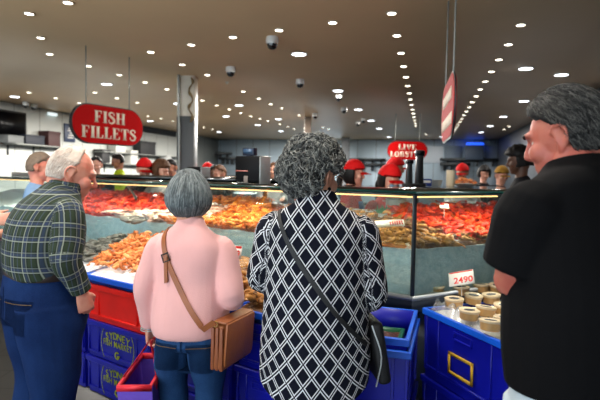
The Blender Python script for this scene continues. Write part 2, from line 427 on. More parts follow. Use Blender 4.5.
def lw(px, py, off=0.): return Pp(px, py, W * (WL + off), W)
def lwrect(px0, py0, px1, py1, off=0.):
    a, b, c, d = lw(px0, py0, off), lw(px1, py1, off), lw(px0, py1, off), lw(px1, py0, off)
    return a.dot(U), b.dot(U), (c.z + b.z) / 2, (a.z + d.z) / 2
def lwbox(bm, r, d0, d1, bev=0): wbox(bm, WL + d0, WL + d1, r[0], r[1], r[2], r[3], bev)
m_black = M('black_plastic', (12, 12, 13), .35); m_screen = M('dark_screen', (4, 4, 6), .3, spec=.15)
r = lwrect(-14, 110, 26.5, 137, .08)
o = thing('wall_television', 'large dark television mounted high on the left wall', 'television', wu(WL + .06, (r[0] + r[1]) / 2, r[2]))
bm = bmesh.new(); lwbox(bm, r, .03, .09, .01); obj('casing', bm, m_black, o, world=True)
r2 = (r[0] + .05, r[1] - .05, r[2] + .05, r[3] - .05)
bm = bmesh.new(); lwbox(bm, r2, .088, .094); obj('screen', bm, m_screen, o, world=True)
r = lwrect(47.5, 112.8, 56, 115.6)
bm = bmesh.new(); lwbox(bm, r, 0, .05, .004); tag(obj('wall_light', bm, Emat('wall_lamp', (215, 230, 232), 1.0), origin=wu(WL, r[0], r[2])), 'small pale rectangular light on the left wall above the striped shelves', 'wall light')
m_navy = M('navy_board', (26, 44, 74), .4)
r = lwrect(63.5, 124, 74, 142)
o = thing('notice_board', 'dark blue board with small white marks behind the fish fillets sign', 'board', wu(WL, r[0], r[2]))
bm = bmesh.new(); lwbox(bm, r, .0, .05, .006); obj('panel', bm, m_navy, o, world=True)
bm = bmesh.new()
for k in range(5):
    u0 = r[0] + (r[1] - r[0]) * (.25 + .1 * (k % 3)); z0 = r[2] + (r[3] - r[2]) * (.2 + .13 * k); wbox(bm, WL + .05, WL + .056, u0, u0 + .25, z0, z0 + .04)
obj('printed_mark', bm, m_white, o, world=True)
m_vent = M('vent_black', (20, 21, 23), .5)
r = lwrect(142, 122.5, 175, 134.5)
o = thing('wall_vent', 'long black louvred vent high on the wall right of the fish fillets sign', 'vent', wu(WL, r[0], r[2]))
bm = bmesh.new(); lwbox(bm, r, 0, .04); obj('backing', bm, m_vent, o, world=True)
bm = bmesh.new(); n = 22
for k in range(n):
    u0 = r[0] + (r[1] - r[0]) * (k + .3) / n; wbox(bm, WL + .03, WL + .08, u0, u0 + (r[1] - r[0]) / n * .45, r[2] + .04, r[3] - .04)
obj('louvres', bm, M('vent_grey', (44, 46, 49), .45), o, world=True)
# shelves on the left wall
m_shelf = M('steel_shelf', (120, 122, 118), .4, .4); m_shelfd = M('dark_shelf', (48, 52, 55), .45)
def shelf(px0, px1, py, label, d=.45, m=m_shelf):
    a, b = lw(px0, py), lw(px1, py); o = thing('wall_shelf', label, 'shelf', wu(WL, (a.dot(U) + b.dot(U)) / 2, a.z))
    bm = bmesh.new(); wbox(bm, WL, WL + d, a.dot(U), b.dot(U), a.z - .03, a.z, .005); obj('shelf_board', bm, m, o, world=True)
    for t in (.08, .5, .92):
        u = a.dot(U) * (1 - t) + b.dot(U) * t; bm = bmesh.new(); wbox(bm, WL, WL + d * .8, u - .015, u + .015, a.z - .05, a.z - .03); wbox(bm, WL, WL + .03, u - .015, u + .015, a.z - .3, a.z - .03); obj('bracket', bm, m_shelfd, o, world=True)
    return a.z
zs1 = shelf(2, 60, 143, 'steel wall shelf with boxes below the wall television')
zs2 = shelf(92, 176, 151, 'steel wall shelf left of the grey pillar')
zs3 = shelf(96, 174, 163, 'lower steel wall shelf left of the grey pillar', .4)
m_cols = {n: M('box_' + n, c, .6) for n, c in dict(grey=(104, 108, 108), navy=(18, 26, 40), maroon=(58, 20, 18), black=(16, 16, 18), white=(178, 178, 172), red=(170, 24, 22), teal=(60, 100, 110), yellow=(190, 180, 120), blue=(40, 70, 150), brown=(96, 72, 54), steel=(140, 142, 140)).items()}
def wall_item(name, label, cat, px0, px1, zs, h, m, d=.32, shape='box'):
    a, b = lw(px0, 150, .2), lw(px1, 150, .2); u0, u1 = a.dot(U), b.dot(U)
    o = thing(name, label, cat, wu(WL + .2, (u0 + u1) / 2, zs))
    bm = bmesh.new()
    if shape == 'box':
        wbox(bm, WL + .04, WL + .04 + d, u0, u1, zs + .001, zs + h * .9, .012); obj('body', bm, m, o, world=True)
        bm = bmesh.new(); wbox(bm, WL + .03, WL + .05 + d, u0 - .01, u1 + .01, zs + h * .82, zs + h, .01); obj('lid', bm, m, o, world=True)
    else:
        lathe(bm, [(abs(u1 - u0) * .4, 0), (abs(u1 - u0) * .5, h * .12), (abs(u1 - u0) * .5, h * .9), (abs(u1 - u0) * .46, h)], c=wu(WL + .24, (u0 + u1) / 2, zs + .001)); obj('body', bm, m, o, world=True)
wall_item('storage_box', 'navy storage box on the shelf under the wall television', 'box', 21, 40, zs1, .26, m_cols['navy'])
wall_item('storage_box', 'maroon printed carton on the shelf behind the bald man', 'box', 44, 56, zs1, .42, m_cols['maroon'])
wall_item('storage_box', 'pale grey box at the left end of the shelf under the television', 'box', 3, 19, zs1, .2, m_cols['grey'])
wall_item('microwave', 'black microwave on the upper shelf below the fish fillets sign', 'microwave', 137, 152, zs2, .5, m_cols['black'])
wall_item('storage_box', 'pale box on the upper shelf below the fish fillets sign', 'box', 112, 122, zs2, .3, m_cols['white'])
wall_item('stock_pot', 'steel pot on the lower wall shelf near the pillar', 'pot', 160, 167, zs3, .4, m_cols['steel'], shape='pot')
wall_item('storage_box', 'pale box on the lower wall shelf behind the yellow-vested worker', 'box', 127, 134, zs3, .5, m_cols['white'])
wall_item('storage_box', 'black box on the lower wall shelf left of the pillar', 'box', 98, 106, zs3, .45, m_cols['black'])
# striped band (dark counter line) under the left shelf
r = lwrect(-10, 150, 60, 153)
# shelves on the far wall
def bshelf(px0, px1, py, label):
    a, b = Pp(px0, py, U * UB, U), Pp(px1, py, U * UB, U); z = (a.z + b.z) / 2
    o = thing('wall_shelf', label, 'shelf', wu((a.dot(W) + b.dot(W)) / 2, UB - .2, z))
    bm = bmesh.new(); wbox(bm, a.dot(W), b.dot(W), UB - .4, UB, z - .12, z); obj('shelf_board', bm, m_shelfd, o, world=True)
    for k in range(4):
        w = a.dot(W) + (b.dot(W) - a.dot(W)) * (k + .5) / 4; bm = bmesh.new(); wbox(bm, w - .03, w + .03, UB - .3, UB, z - .35, z - .12); obj('bracket', bm, m_shelfd, o, world=True)
bshelf(350, 386, 158.5, 'dark shelf on the far wall left of the live lobster sign')
bshelf(350, 386, 163.5, 'second dark shelf on the far wall, below the one left of the live lobster sign')
bshelf(440, 500, 158.5, 'dark shelf on the far wall under the blue lit tank')
bshelf(440, 470, 163.0, 'short dark shelf on the far wall below the blue tank shelf')
bshelf(203, 232, 152.5, 'dark shelf on the far wall right of the grey pillar')
bshelf(222, 240, 157.5, 'short dark shelf on the far wall left of the black weighing scale')
# blue tank, whiteboard, doors far right
w0, w1, z0, z1 = back_rect(465, 145.5, 482, 160)
o = thing('display_tank', 'grey tank with a glowing blue top strip on the far wall', 'tank', wu((w0 + w1) / 2, UB - .2, z0))
bm = bmesh.new(); wbox(bm, w0, w1, UB - .5, UB, z0, z1, .02); obj('tank_body', bm, M('tank_grey', (70, 84, 104), .4), o, world=True)
bm = bmesh.new(); wbox(bm, w0 + .05, w1, UB - .53, UB - .1, z1 + .002, z1 + .1); obj('blue_light', bm, m_blue, o, world=True)
w0, w1, z0, z1 = back_rect(424, 146, 443, 163)
bm = bmesh.new(); wbox(bm, w0, w1, UB - .05, UB - .001, z0, z1, .01); tag(obj('white_board', bm, M('board_white', (186, 196, 206), .4), origin=wu((w0 + w1) / 2, UB, z0)), 'plain pale board on the far wall right of the live lobster sign', 'board')
for i, (a, b) in enumerate([(485, 503), (445, 461)]):
    w0, w1, z0, z1 = back_rect(a, 146, b, 186)
    bm = bmesh.new(); wbox(bm, w0, w1, UB - .06, UB, 0, z1); d = st('door_%d' % (i + 1), bm, M('door_grey%d' % i, (120, 134, 148), .5))
    bm = bmesh.new(); box(bm, tuple(wu(w0 + .15, UB - .09, 1.05)), (.16, .06, .04), RU, .008); obj('door_handle', bm, m_shelf, d, world=True)

# ------------------------------------------------------------------ hanging signs
def glyph(ch):
    """serif capital: list of convex outlines in a unit-high box, and its width"""
    q = lambda x0, y0, x1, y1: [(x0, y0), (x1, y0), (x1, y1), (x0, y1)]
    def stem(x): return [q(x, 0, x + .22, 1), q(x - .06, 0, x + .28, .06), q(x - .06, .94, x + .28, 1)]
    def arcring(cx, cy, rx, ry, tx, ty, a0, a1, n=14):
        out = []
        for i in range(n):
            a, b = R(a0 + (a1 - a0) * i / n), R(a0 + (a1 - a0) * (i + 1) / n)
            out.append([(cx + (rx - tx) * math.cos(a), cy + (ry - ty) * math.sin(a)), (cx + rx * math.cos(a), cy + ry * math.sin(a)), (cx + rx * math.cos(b), cy + ry * math.sin(b)), (cx + (rx - tx) * math.cos(b), cy + (ry - ty) * math.sin(b))])
        return out
    if ch == 'I': return stem(.06), .34
    if ch == 'F': return stem(.06) + [q(.2, .93, .62, 1), q(.55, .74, .62, 1), q(.26, .46, .46, .53), q(.42, .38, .47, .62)], .66
    if ch == 'E': return stem(.06) + [q(.2, .93, .62, 1), q(.55, .76, .62, 1), q(.26, .47, .46, .54), q(.42, .39, .47, .63), q(.2, 0, .66, .07), q(.59, 0, .66, .26)], .70
    if ch == 'L': return stem(.06) + [q(.2, 0, .62, .07), q(.55, 0, .62, .30)], .64
    if ch == 'H': return stem(.06) + stem(.56) + [q(.26, .47, .58, .54)], .84
    if ch == 'T': return [q(.25, 0, .47, 1), q(.17, 0, .55, .06), q(.0, .93, .72, 1), q(0, .72, .07, 1), q(.65, .72, .72, 1)], .74
    if ch == 'V': return [[(.02, 1), (.26, 1), (.46, 0), (.36, 0)], [(.36, 0), (.46, 0), (.70, 1), (.60, 1)], q(0, .94, .34, 1), q(.52, .94, .76, 1)], .76
    if ch == 'O': return arcring(.36, .5, .36, .51, .2, .07, 0, 360, 28), .74
    if ch == 'B': return stem(.06) + [q(.2, .93, .42, 1), q(.2, .47, .42, .54), q(.2, 0, .42, .07)] + arcring(.38, .735, .26, .265, .18, .07, -90, 90) + arcring(.38, .27, .31, .27, .2, .07, -90, 90), .72
    if ch == 'R': return stem(.06) + [q(.2, .93, .42, 1), q(.2, .46, .42, .53)] + arcring(.38, .73, .28, .27, .19, .07, -90, 90) + [[(.36, .48), (.54, .48), (.78, 0), (.56, 0)], q(.54, 0, .82, .06)], .82
    if ch == 'S':
        P = catmull([(.52, .72, 0), (.5, .9, 0), (.32, .97, 0), (.12, .88, 0), (.10, .71, 0), (.3, .55, 0), (.5, .40, 0), (.53, .2, 0), (.4, .05, 0), (.2, .03, 0), (.06, .14, 0), (.05, .3, 0)], 3)
        out = []; wd = np.interp(np.linspace(0, 1, len(P)), [0, .08, .25, .5, .75, .92, 1], [.10, .06, .14, .22, .14, .06, .10]) / 2
        T = np.gradient(P, axis=0); T /= np.linalg.norm(T, axis=1)[:, None]; N = np.stack([-T[:, 1], T[:, 0]], 1)
        for i in range(len(P) - 1):
            out.append([tuple(P[i, :2] + N[i] * wd[i]), tuple(P[i, :2] - N[i] * wd[i]), tuple(P[i + 1, :2] - N[i + 1] * wd[i + 1]), tuple(P[i + 1, :2] + N[i + 1] * wd[i + 1])])
        return out, .62
    return [], .4
def serif_line(bm, s, mt, h, width):
    g = [glyph(c) for c in s]; tot = sum(w for _, w in g) + .10 * (len(s) - 1); k = width / tot; x = -width / 2
    for out, w in g:
        for poly in out: extrude_poly(bm, [(x + a * k, b * h) for a, b in poly], mt, .006)
        x += (w + .10) * k
m_sred = M('sign_red', (172, 4, 6), .7, spec=.1); m_cream = M('sign_cream', (226, 214, 190), .5); m_sedge = M('sign_edge', (24, 26, 32), .5)
def stadium(w, h, n=14):
    r = h / 2; c = w / 2 - r
    return [(c + r * math.cos(R(-90 + 180 * i / n)), r * math.sin(R(-90 + 180 * i / n))) for i in range(n + 1)] + [(-c + r * math.cos(R(90 + 180 * i / n)), r * math.sin(R(90 + 180 * i / n))) for i in range(n + 1)]
def sign(label, left, right, h, lines, th=.05):
    left, right = V(left), V(right); c = (left + right) / 2; x = (right - left); w = x.length; x.normalize(); y = V((0, 0, 1)); z = x.cross(y)   # z faces the reader
    o = thing('hanging_sign', label, 'sign', (c.x, c.y, c.z - h / 2))
    bm = bmesh.new(); extrude_poly(bm, stadium(w, h), frame(c - z * th / 2, x, y, z), th); obj('sign_body', bm, m_sedge, o, world=True)
    bm = bmesh.new(); extrude_poly(bm, stadium(w - .03, h - .03), frame(c + z * (th / 2 + .001), x, y, z), .005)
    extrude_poly(bm, stadium(w - .03, h - .03), frame(c - z * (th / 2 + .006), x, y, z), .005); obj('sign_face', bm, m_sred, o, world=True)
    for sgn in (1, -1):
        xx = x * sgn; zz = z * sgn; q_ = th / 2 + .006
        if lines:
            for t, yy, hh, ww in lines: bm = bmesh.new(); serif_line(bm, t, frame(c + zz * q_ + y * yy, xx, y, zz), hh, ww); obj('lettering', bm, m_cream, o, world=True)
        else:
            rr = random.Random(3)
            for yy, ww in ((.05, .8), (-.17, .95)):
                xq = -ww / 2; bm = bmesh.new()
                while xq < ww / 2:
                    a = rr.uniform(.05, .1); extrude_poly(bm, [(xq, yy), (xq + a * .4, yy), (xq + a * .4, yy + .10), (xq, yy + .10)], frame(c + zz * q_, xx, y, zz), .006); xq += a
                obj('lettering', bm, m_cream, o, world=True)
    for t in (-.3, .3):
        q = c + x * (w * t); obj('hanger_rod', prims_bm(tube([(q.x, q.y, c.z + h / 2 - .02), (q.x, q.y, HC)], [.008, .008], n=8, sub=1)), m_shelf, o, world=True)
a = Pd(70, 122.5, 6.8); n1 = V((.87, -.49, 0)); b = Pp(142, 128.5, a, n1); b.z = a.z = (a.z + b.z) / 2 
sign('red pill-shaped hanging sign reading FISH FILLETS in cream serif capitals', a, b, .56, [('FISH', .03, .165, .54), ('FILLETS', -.195, .165, .96)])
a = Pd(387, 150.5, 14); b = Pd(427.5, 150.5, 14); a.z = b.z = (a.z + b.z) / 2
sign('red pill-shaped hanging sign reading LIVE LOBSTER in cream serif capitals', a, b, .52, [('LIVE', .02, .15, .5), ('LOBSTER', -.18, .15, .95)])
a = Pd(455.5, 100, 4.0); b = a + V((.20, .980, 0)) * 1.28; 
sign('red pill-shaped hanging sign seen nearly edge-on, hanging over the right counter', a, b, .56, None, .014)
# ------------------------------------------------------------------ glass counter (corner towards the viewer)
C0 = V((.644, 2.80, 0)); A = V((-.82, .5724, 0)); A.normalize(); BL = V((.5724, .82, 0)); BL.normalize()
RR = V((.87, .49, 0)); RR.normalize(); NR = V((-.49, .87, 0)); NR.normalize()
LA, LR = 6.2, 2.0
def miter(w):     # point at distance w behind both faces
    det = BL.x * NR.y - BL.y * NR.x
    return C0 + V((w * (NR.y - BL.y) / det, w * (BL.x - NR.x) / det, 0))
def lpt(a, w): return C0 + A * a + BL * w
def rpt(r, w): return C0 + RR * r + NR * w
def ring2(bm, w0, w1, z0, z1, la=LA, lr=LR, left=True, right=True):
    m0, m1 = miter(w0), miter(w1)
    if left: prism(bm, [m0, m1, lpt(la, w1), lpt(la, w0)], z0, z1)
    if right: prism(bm, [m0, rpt(lr, w0), rpt(lr, w1), m1], z0, z1)
m_steel = M('brushed_steel', (176, 180, 180), .38, .55, var=.05, vscale=20); m_base = M('counter_blue_grey', (52, 60, 74), .45)
m_glass = glass('display_glass', (244, 252, 250), .28); m_top = M('dark_glass_top', (12, 20, 20), .07, spec=.9, coat=.5)
m_strip = Emat('warm_led_strip', (255, 196, 128), 3.2); m_post = M('dark_post', (42, 48, 54), .35, .6); m_edge = M('green_glass_edge', (24, 66, 60), .15, spec=.8)
ct = thing('display_counter', 'long glass seafood display counter with a corner towards the viewer', 'counter', C0)
bm = bmesh.new(); ring2(bm, .06, 1.12, 0, .70); obj('base_cabinet', bm, m_base, ct, world=True)
bm = bmesh.new(); ring2(bm, .0, 1.12, .70, .785); obj('counter_deck', bm, m_base, ct, world=True)
bm = bmesh.new(); ring2(bm, -.02, .02, .775, .80); obj('front_rail', bm, m_steel, ct, world=True)
bm = bmesh.new(); ring2(bm, .0, .006, .80, 1.376, right=False); obj('front_pane', bm, m_glass, ct, world=True)
bm = bmesh.new(); ring2(bm, .0, .006, .80, 1.376, left=False); obj('front_pane', bm, m_glass, ct, world=True)
bm = bmesh.new(); ring2(bm, -.03, 1.12, 1.380, 1.392); obj('top_shelf', bm, m_top, ct, world=True)
bm = bmesh.new(); prism(bm, [lpt(1.6, .74), lpt(1.6, 1.12), lpt(LA, 1.12), lpt(LA, .74)], 1.3921, 1.434); obj('rear_tier', bm, m_top, ct, world=True)
bm = bmesh.new(); ring2(bm, -.034, -.030, 1.379, 1.393); obj('top_edge', bm, m_edge, ct, world=True)
bm = bmesh.new(); ring2(bm, .02, .075, 1.364, 1.380); obj('lamp_housing', bm, m_post, ct, world=True)
bm = bmesh.new(); ring2(bm, .03, .05, 1.355, 1.364, right=False); obj('light_strip', bm, m_strip, ct, world=True)
bm = bmesh.new(); ring2(bm, .03, .05, 1.355, 1.364, lr=.72, left=False); obj('light_strip', bm, m_strip, ct, world=True)
bm = bmesh.new(); ring2(bm, .028, .04, .897, .906); obj('tray_seam', bm, m_steel, ct, world=True)
bm = bmesh.new(); ring2(bm, .82, .835, .785, 1.185); obj('back_panel', bm, m_steel, ct, world=True)
bm = bmesh.new(); ring2(bm, .82, 1.12, 1.170, 1.190); obj('rear_ledge', bm, m_steel, ct, world=True)
bm = bmesh.new(); box(bm, tuple(C0 + UP * 1.085), (.022, .022, .59), bev=.003); obj('corner_post', bm, m_post, ct, world=True)
for a in (1.95, 3.9, 6.1):
    bm = bmesh.new(); p = lpt(a, 1.08); prism(bm, [p - A * .015 - BL * .015, p + A * .015 - BL * .015, p + A * .015 + BL * .015, p - A * .015 + BL * .015], 1.19, 1.38); obj('rear_post', bm, m_post, ct, world=True)
for r_ in (1.0, 1.9):
    bm = bmesh.new(); p = rpt(r_, 1.08); prism(bm, [p - RR * .015 - NR * .015, p + RR * .015 - NR * .015, p + RR * .015 + NR * .015, p - RR * .015 + NR * .015], 1.19, 1.38); obj('rear_post', bm, m_post, ct, world=True)
# lamps of the case: long tubes under the top
def case_lamp(c, along, length, power):
    l = bpy.data.lights.new('case_lamp', 'AREA'); l.shape = 'RECTANGLE'; l.size = length; l.size_y = .05; l.energy = power; l.color = (1, .86, .68)
    o = bpy.data.objects.new('case_lamp', l); COL.objects.link(o); o.location = c
    z = V((0, 0, 1)); x = along.normalized(); o.matrix_world = frame(c, x, z.cross(x), z)
LP = 15
for a0, a1 in ((.3, 1.7), (1.9, 3.3), (3.5, 4.9)): case_lamp(lpt((a0 + a1) / 2, .20) + UP * 1.374, A, a1 - a0, LP)
case_lamp(rpt(.95, .20) + UP * 1.374, RR, 1.3, LP * 1.15)

# ------------------------------------------------------------------ ice and seafood heaps
def hz(w):
    t = max(0, min(1, (w - .03) / .75)); return 1.055 + .145 * (t * t * (3 - 2 * t)) 
def mound_pt(seg, t, w, lift=0):
    p = lpt(t, w) if seg == 'L' else rpt(t, w)
    n = noise.noise(p * 5) * .018 + noise.noise(p * 14) * .008
    p = p.copy(); p.z = hz(w) + lift + n * min(1, max(0, w - .02) * 12); return p
def tmin(seg, w):   # where the mitre sits along the segment
    m = miter(w) - C0; return m.dot(A if seg == 'L' else RR)
def ice_mat():
    k = NT('crushed_ice'); f = k.noise(26, 5, rough=.65)
    k.l(k.ramp(f, [(.3, lin((186, 214, 226))), (.55, lin((222, 238, 244))), (.8, lin((244, 250, 252)))]), k.b.inputs['Base Color'])
    k.b.inputs['Roughness'].default_value = .35; k.b.inputs['Subsurface Weight'].default_value = .0; k.bump(k.noise(45, 5, rough=.75), 1.0, .02); return k.m
m_ice = ice_mat()
def face_noise(p): return noise.noise(p * 22) * .006 + noise.noise(p * 9) * .006
bm = bmesh.new()
for seg, L in (('L', LA - .05), ('R', LR - .05)):
    ws = [.03, .03, .03, .03, .035] + [.05 + .76 * i / 18 for i in range(19)]; nt = 150 if seg == 'L' else 56; rows = []
    for k, w in enumerate(ws):
        rowv = []
        for i in range(nt + 1):
            t0 = tmin(seg, w); t = t0 + (L - t0) * i / nt
            if k < 4:
                p = (lpt if seg == 'L' else rpt)(t, w); p = p.copy(); p.z = .786 + (hz(.03) - .786) * k / 4; p += (BL if seg == 'L' else NR) * face_noise(p) * (1 if k else 0)
                p -= (BL if seg == 'L' else NR) * (.008 * (k == 1 or k == 2))
            else: p = mound_pt(seg, t, w)
            rowv.append(bm.verts.new(p))
        rows.append(rowv)
    for k in range(len(ws) - 1):
        for i in range(nt):
            try: bm.faces.new((rows[k][i], rows[k][i + 1], rows[k + 1][i + 1], rows[k + 1][i]))
            except ValueError: pass
    # back and end skirts down to the deck
    for chain in (rows[-1], [r_[-1] for r_ in rows[4:]]):
        low = [bm.verts.new((v.co.x, v.co.y, .786)) for v in chain]
        for i in range(len(chain) - 1):
            try: bm.faces.new((chain[i], chain[i + 1], low[i + 1], low[i]))
            except ValueError: pass
bmesh.ops.remove_doubles(bm, verts=bm.verts, dist=.0005)
tag(obj('crushed_ice', bm, m_ice, origin=lpt(2, .5) + UP * .786), 'bank of crushed ice filling the glass display counter', 'ice', kind='stuff')

def kind_at(seg, t, w):
    if seg == 'L':
        if t < .95: 
            if t < .05 and w > .5: return 'red'
            return 'raw' if w < .60 + .05 * math.sin(t * 9) else None
        if t < 1.05: return None
        if t < 1.82: return 'orange' if .04 < w < .86 else None
        if t < 2.2:
            if w < .16: return 'orange'
            if w < .5: return 'squid'
            return 'orange' if w > .62 else None
        if t < 2.9:
            if w < .36 - .35 * (t - 2.2): return 'squid'
            return 'red' if w < .6 or t > 2.6 else None
        if t < 4.6: return 'red' if .05 < w < .84 else None
        return None
    m = w
    if t < .25 + .25 * (1 - w): return 'raw' if w < .60 else 'red'
    return 'raw' if w < .20 + .1 * math.sin(t * 7) else ('red' if w < .9 else None)
def sf_mat(name, stops, bump=.5, rough=.5, rnd=.25):
    k = NT(name); oi = k.n('ShaderNodeObjectInfo'); tc = k.n('ShaderNodeTexCoord'); va = k.n('ShaderNodeVectorMath', operation='ADD')
    k.l(tc.outputs['Object'], va.inputs[0]); k.l(k.math('MULTIPLY', oi.outputs['Random'], 37.0), va.inputs[1])
    f = k.noise(22, 3, vec=va.outputs[0]); f = k.math('ADD', k.math('MULTIPLY', f, .6), k.math('MULTIPLY', oi.outputs['Random'], .4))
    col = k.ramp(f, stops); hsv = k.n('ShaderNodeHueSaturation'); k.l(col, hsv.inputs['Color']); k.put(hsv.inputs['Value'], k.math('MULTIPLY_ADD', oi.outputs['Random'], rnd * 2, 1 - rnd))
    k.l(hsv.outputs[0], k.b.inputs['Base Color']); k.b.inputs['Roughness'].default_value = rough; k.b.inputs['Specular IOR Level'].default_value = .35; return k.m
m_sf = dict(red=sf_mat('cooked_prawn_red', [(.25, lin((170, 20, 6))), (.5, lin((222, 50, 12))), (.8, lin((240, 92, 34)))]),
            orange=sf_mat('cooked_prawn_orange', [(.25, lin((196, 78, 14))), (.5, lin((236, 124, 34))), (.8, lin((246, 172, 84)))]),
            raw=sf_mat('raw_prawn_brown', [(.25, lin((96, 58, 22))), (.5, lin((170, 116, 54))), (.8, lin((208, 152, 84)))]),
            squid=sf_mat('pale_squid', [(.25, lin((196, 128, 108))), (.5, lin((226, 188, 172))), (.8, lin((242, 226, 218)))]),
            small=sf_mat('small_prawn_orange', [(.25, lin((196, 92, 34))), (.5, lin((230, 138, 70))), (.8, lin((244, 188, 128)))]),
            grey=sf_mat('grey_fish', [(.25, lin((48, 50, 48))), (.5, lin((86, 88, 82))), (.8, lin((130, 130, 120)))]))
def heap_mat(name, a, b, c):
    k = NT(name); f = k.noise(30, 4, rough=.7); k.l(k.ramp(f, [(.3, lin(a)), (.52, lin(b)), (.75, lin(c))]), k.b.inputs['Base Color']); k.b.inputs['Roughness'].default_value = .4
    k.bump(k.noise(38, 3), .9, .02); return k.m
m_heap = dict(red=heap_mat('heap_red', (130, 12, 6), (204, 38, 14), (240, 96, 44)), orange=heap_mat('heap_orange', (170, 56, 10), (230, 112, 28), (248, 160, 80)),
              raw=heap_mat('heap_raw', (76, 46, 20), (146, 98, 48), (186, 134, 74)), squid=heap_mat('heap_squid', (180, 120, 104), (220, 184, 170), (240, 222, 214)))
# lower layers of every heap
def heap(kind, segs, label, cat, lo=None):
    bm = bmesh.new()
    for seg, t0, t1 in segs:
        nt = int((t1 - t0) / .03); nw = 30; grid = {}
        for i in range(nt + 1):
            for j in range(nw + 1):
                t = t0 + (t1 - t0) * i / nt; w = .035 + .765 * j / nw
                if t >= tmin(seg, w) - .02 and kind_at(seg, t, w) == kind: grid[i, j] = (t, w)
        vv = {}; cells = [(i, j) for (i, j) in grid if (i + 1, j) in grid and (i, j + 1) in grid and (i + 1, j + 1) in grid]; cs = set(cells)
        def vert(i, j):
            if (i, j) not in vv:
                edge = not all((i - a, j - b) in cs for a in (0, 1) for b in (0, 1)); t, w = grid[i, j]
                p = mound_pt(seg, t, w, -.02 if edge else .022); p.z += (0 if edge else noise.noise(p * 30) * .012); vv[i, j] = bm.verts.new(p)
            return vv[i, j]
        for (i, j) in cells: bm.faces.new((vert(i, j), vert(i + 1, j), vert(i + 1, j + 1), vert(i, j + 1)))
    bmesh.ops.solidify(bm, geom=bm.faces[:], thickness=.02)
    c = sum((v.co for v in bm.verts), V()) / len(bm.verts)
    tag(obj(label[0], bm, m_heap[kind], origin=c), label[1], cat, kind='stuff')
heap('red', [('L', 2.15, 4.7)], ('cooked_prawn_heap', 'lower layers of the red cooked prawn heap at the left of the counter'), 'seafood')
heap('orange', [('L', 1.0, 2.5)], ('cooked_prawn_heap', 'lower layers of the orange cooked prawn heap in the middle of the counter'), 'seafood')
heap('raw', [('L', 0, .96), ('R', 0, 1.9)], ('raw_prawn_heap', 'lower layers of the brown raw prawn heap at the counter corner'), 'seafood')
heap('red', [('R', 0, 1.9)], ('cooked_prawn_heap', 'lower layers of the red cooked prawn heap in the right counter'), 'seafood')
heap('squid', [('L', 1.8, 2.95)], ('pale_squid_heap', 'lower layers of the pale pink squid left of the bobbed head'), 'seafood')

def prawn_mesh(name, mat, L=.12, curl=200, seed=0, fat=1.0):
    rg = random.Random(seed); n = 9; a = R(curl); Rd = L / a; P = []; rad = []
    for i in range(n):
        f = i / (n - 1); th = a * f; P.append((Rd * math.cos(th) - Rd * .3, Rd * math.sin(th), .004 * math.sin(f * 9)))
        rad.append(fat * L * (.085 + .05 * math.sin(PI * min(1, f * 1.25 + .1)) - .06 * f))
    bm = prims_bm(tube(P, [(r_, r_ * .9) for r_ in rad], side=(0, 0, 1), n=6, sub=1, cap=1.0))
    e = V(P[-1]); d = (e - V(P[-2])).normalized()
    for q in (-.5, 0, .5):    # tail fan
        dd = Matrix.Rotation(q, 3, 'Z') @ d; s = V((-dd.y, dd.x, 0)) * L * .045
        addmesh(bm, [e - s * .4, e + s * .4, e + dd * L * .2 + s, e + dd * L * .2 - s, e - s * .4 + V((0, 0, .002)), e + s * .4 + V((0, 0, .002)), e + dd * L * .2 + s + V((0, 0, .004)), e + dd * L * .2 - s + V((0, 0, .004))], [(0, 1, 2, 3), (7, 6, 5, 4), (0, 4, 5, 1), (1, 5, 6, 2), (2, 6, 7, 3), (3, 7, 4, 0)])
    h = V(P[0]); hd = (h - V(P[1])).normalized()
    for k in range(2):         # feelers
        e1 = h + hd * L * .25 + V((rg.uniform(-.2, .2), rg.uniform(-.2, .2), rg.uniform(0, .15))) * L; e2 = e1 + hd * L * .3 + V((rg.uniform(-.4, .4), rg.uniform(-.4, .4), .05)) * L
        addprim(bm, tube([h, e1, e2], [.0016, .0012, .0006], side=(0, 0, 1), n=3, sub=1, cap=.5))
    for k in range(5):         # legs under the belly
        i = 1 + k; p = V(P[i]); inn = V((-Rd * .3, 0, 0)) - p; inn.normalize()
        addprim(bm, tube([p, p + inn * L * .13 + V((0, 0, rg.uniform(-.03, .03))) * L], [.002, .0008], side=(0, 0, 1), n=3, sub=1, cap=.5))
    me = bpy.data.meshes.new(name); bm.to_mesh(me); bm.free(); me.materials.append(mat); me.polygons.foreach_set('use_smooth', np.ones(len(me.polygons), dtype=bool)); return me
PM = {k: [prawn_mesh(k, m_sf[m], L, c, s, f) for s, c in enumerate((150, 190, 230))] for k, m, L, f in (('red', 'red', .135, 1.0), ('orange', 'orange', .125, .85), ('raw', 'raw', .12, .95), ('small', 'small', .085, 1.0), ('rawsmall', 'raw', .11, 1.3))}
def squid_mesh():
    bm = prims_bm(tube([(0, -.06, 0), (0, -.02, .004), (0, .03, 0), (0, .07, 0)], [(.010, .008), (.026, .016), (.024, .014), (.006, .005)], n=10, sub=2))
    for s in (-1, 1): addprim(bm, tube([(s * .012, .035, 0), (s * .036, .055, .002)], [(.018, .004), (.006, .003)], side=(0, 1, 0), n=8, sub=1))
    for k in range(6): addprim(bm, tube([((k - 2.5) * .004, -.06, 0), ((k - 2.5) * .009, -.095, .004 * (k % 2)), ((k - 2.5) * .013, -.12, -.002)], [.0035, .0028, .001], n=5, sub=2))
    me = bpy.data.meshes.new('squid'); bm.to_mesh(me); bm.free(); me.materials.append(m_sf['squid']); me.polygons.foreach_set('use_smooth', np.ones(len(me.polygons), dtype=bool)); return me
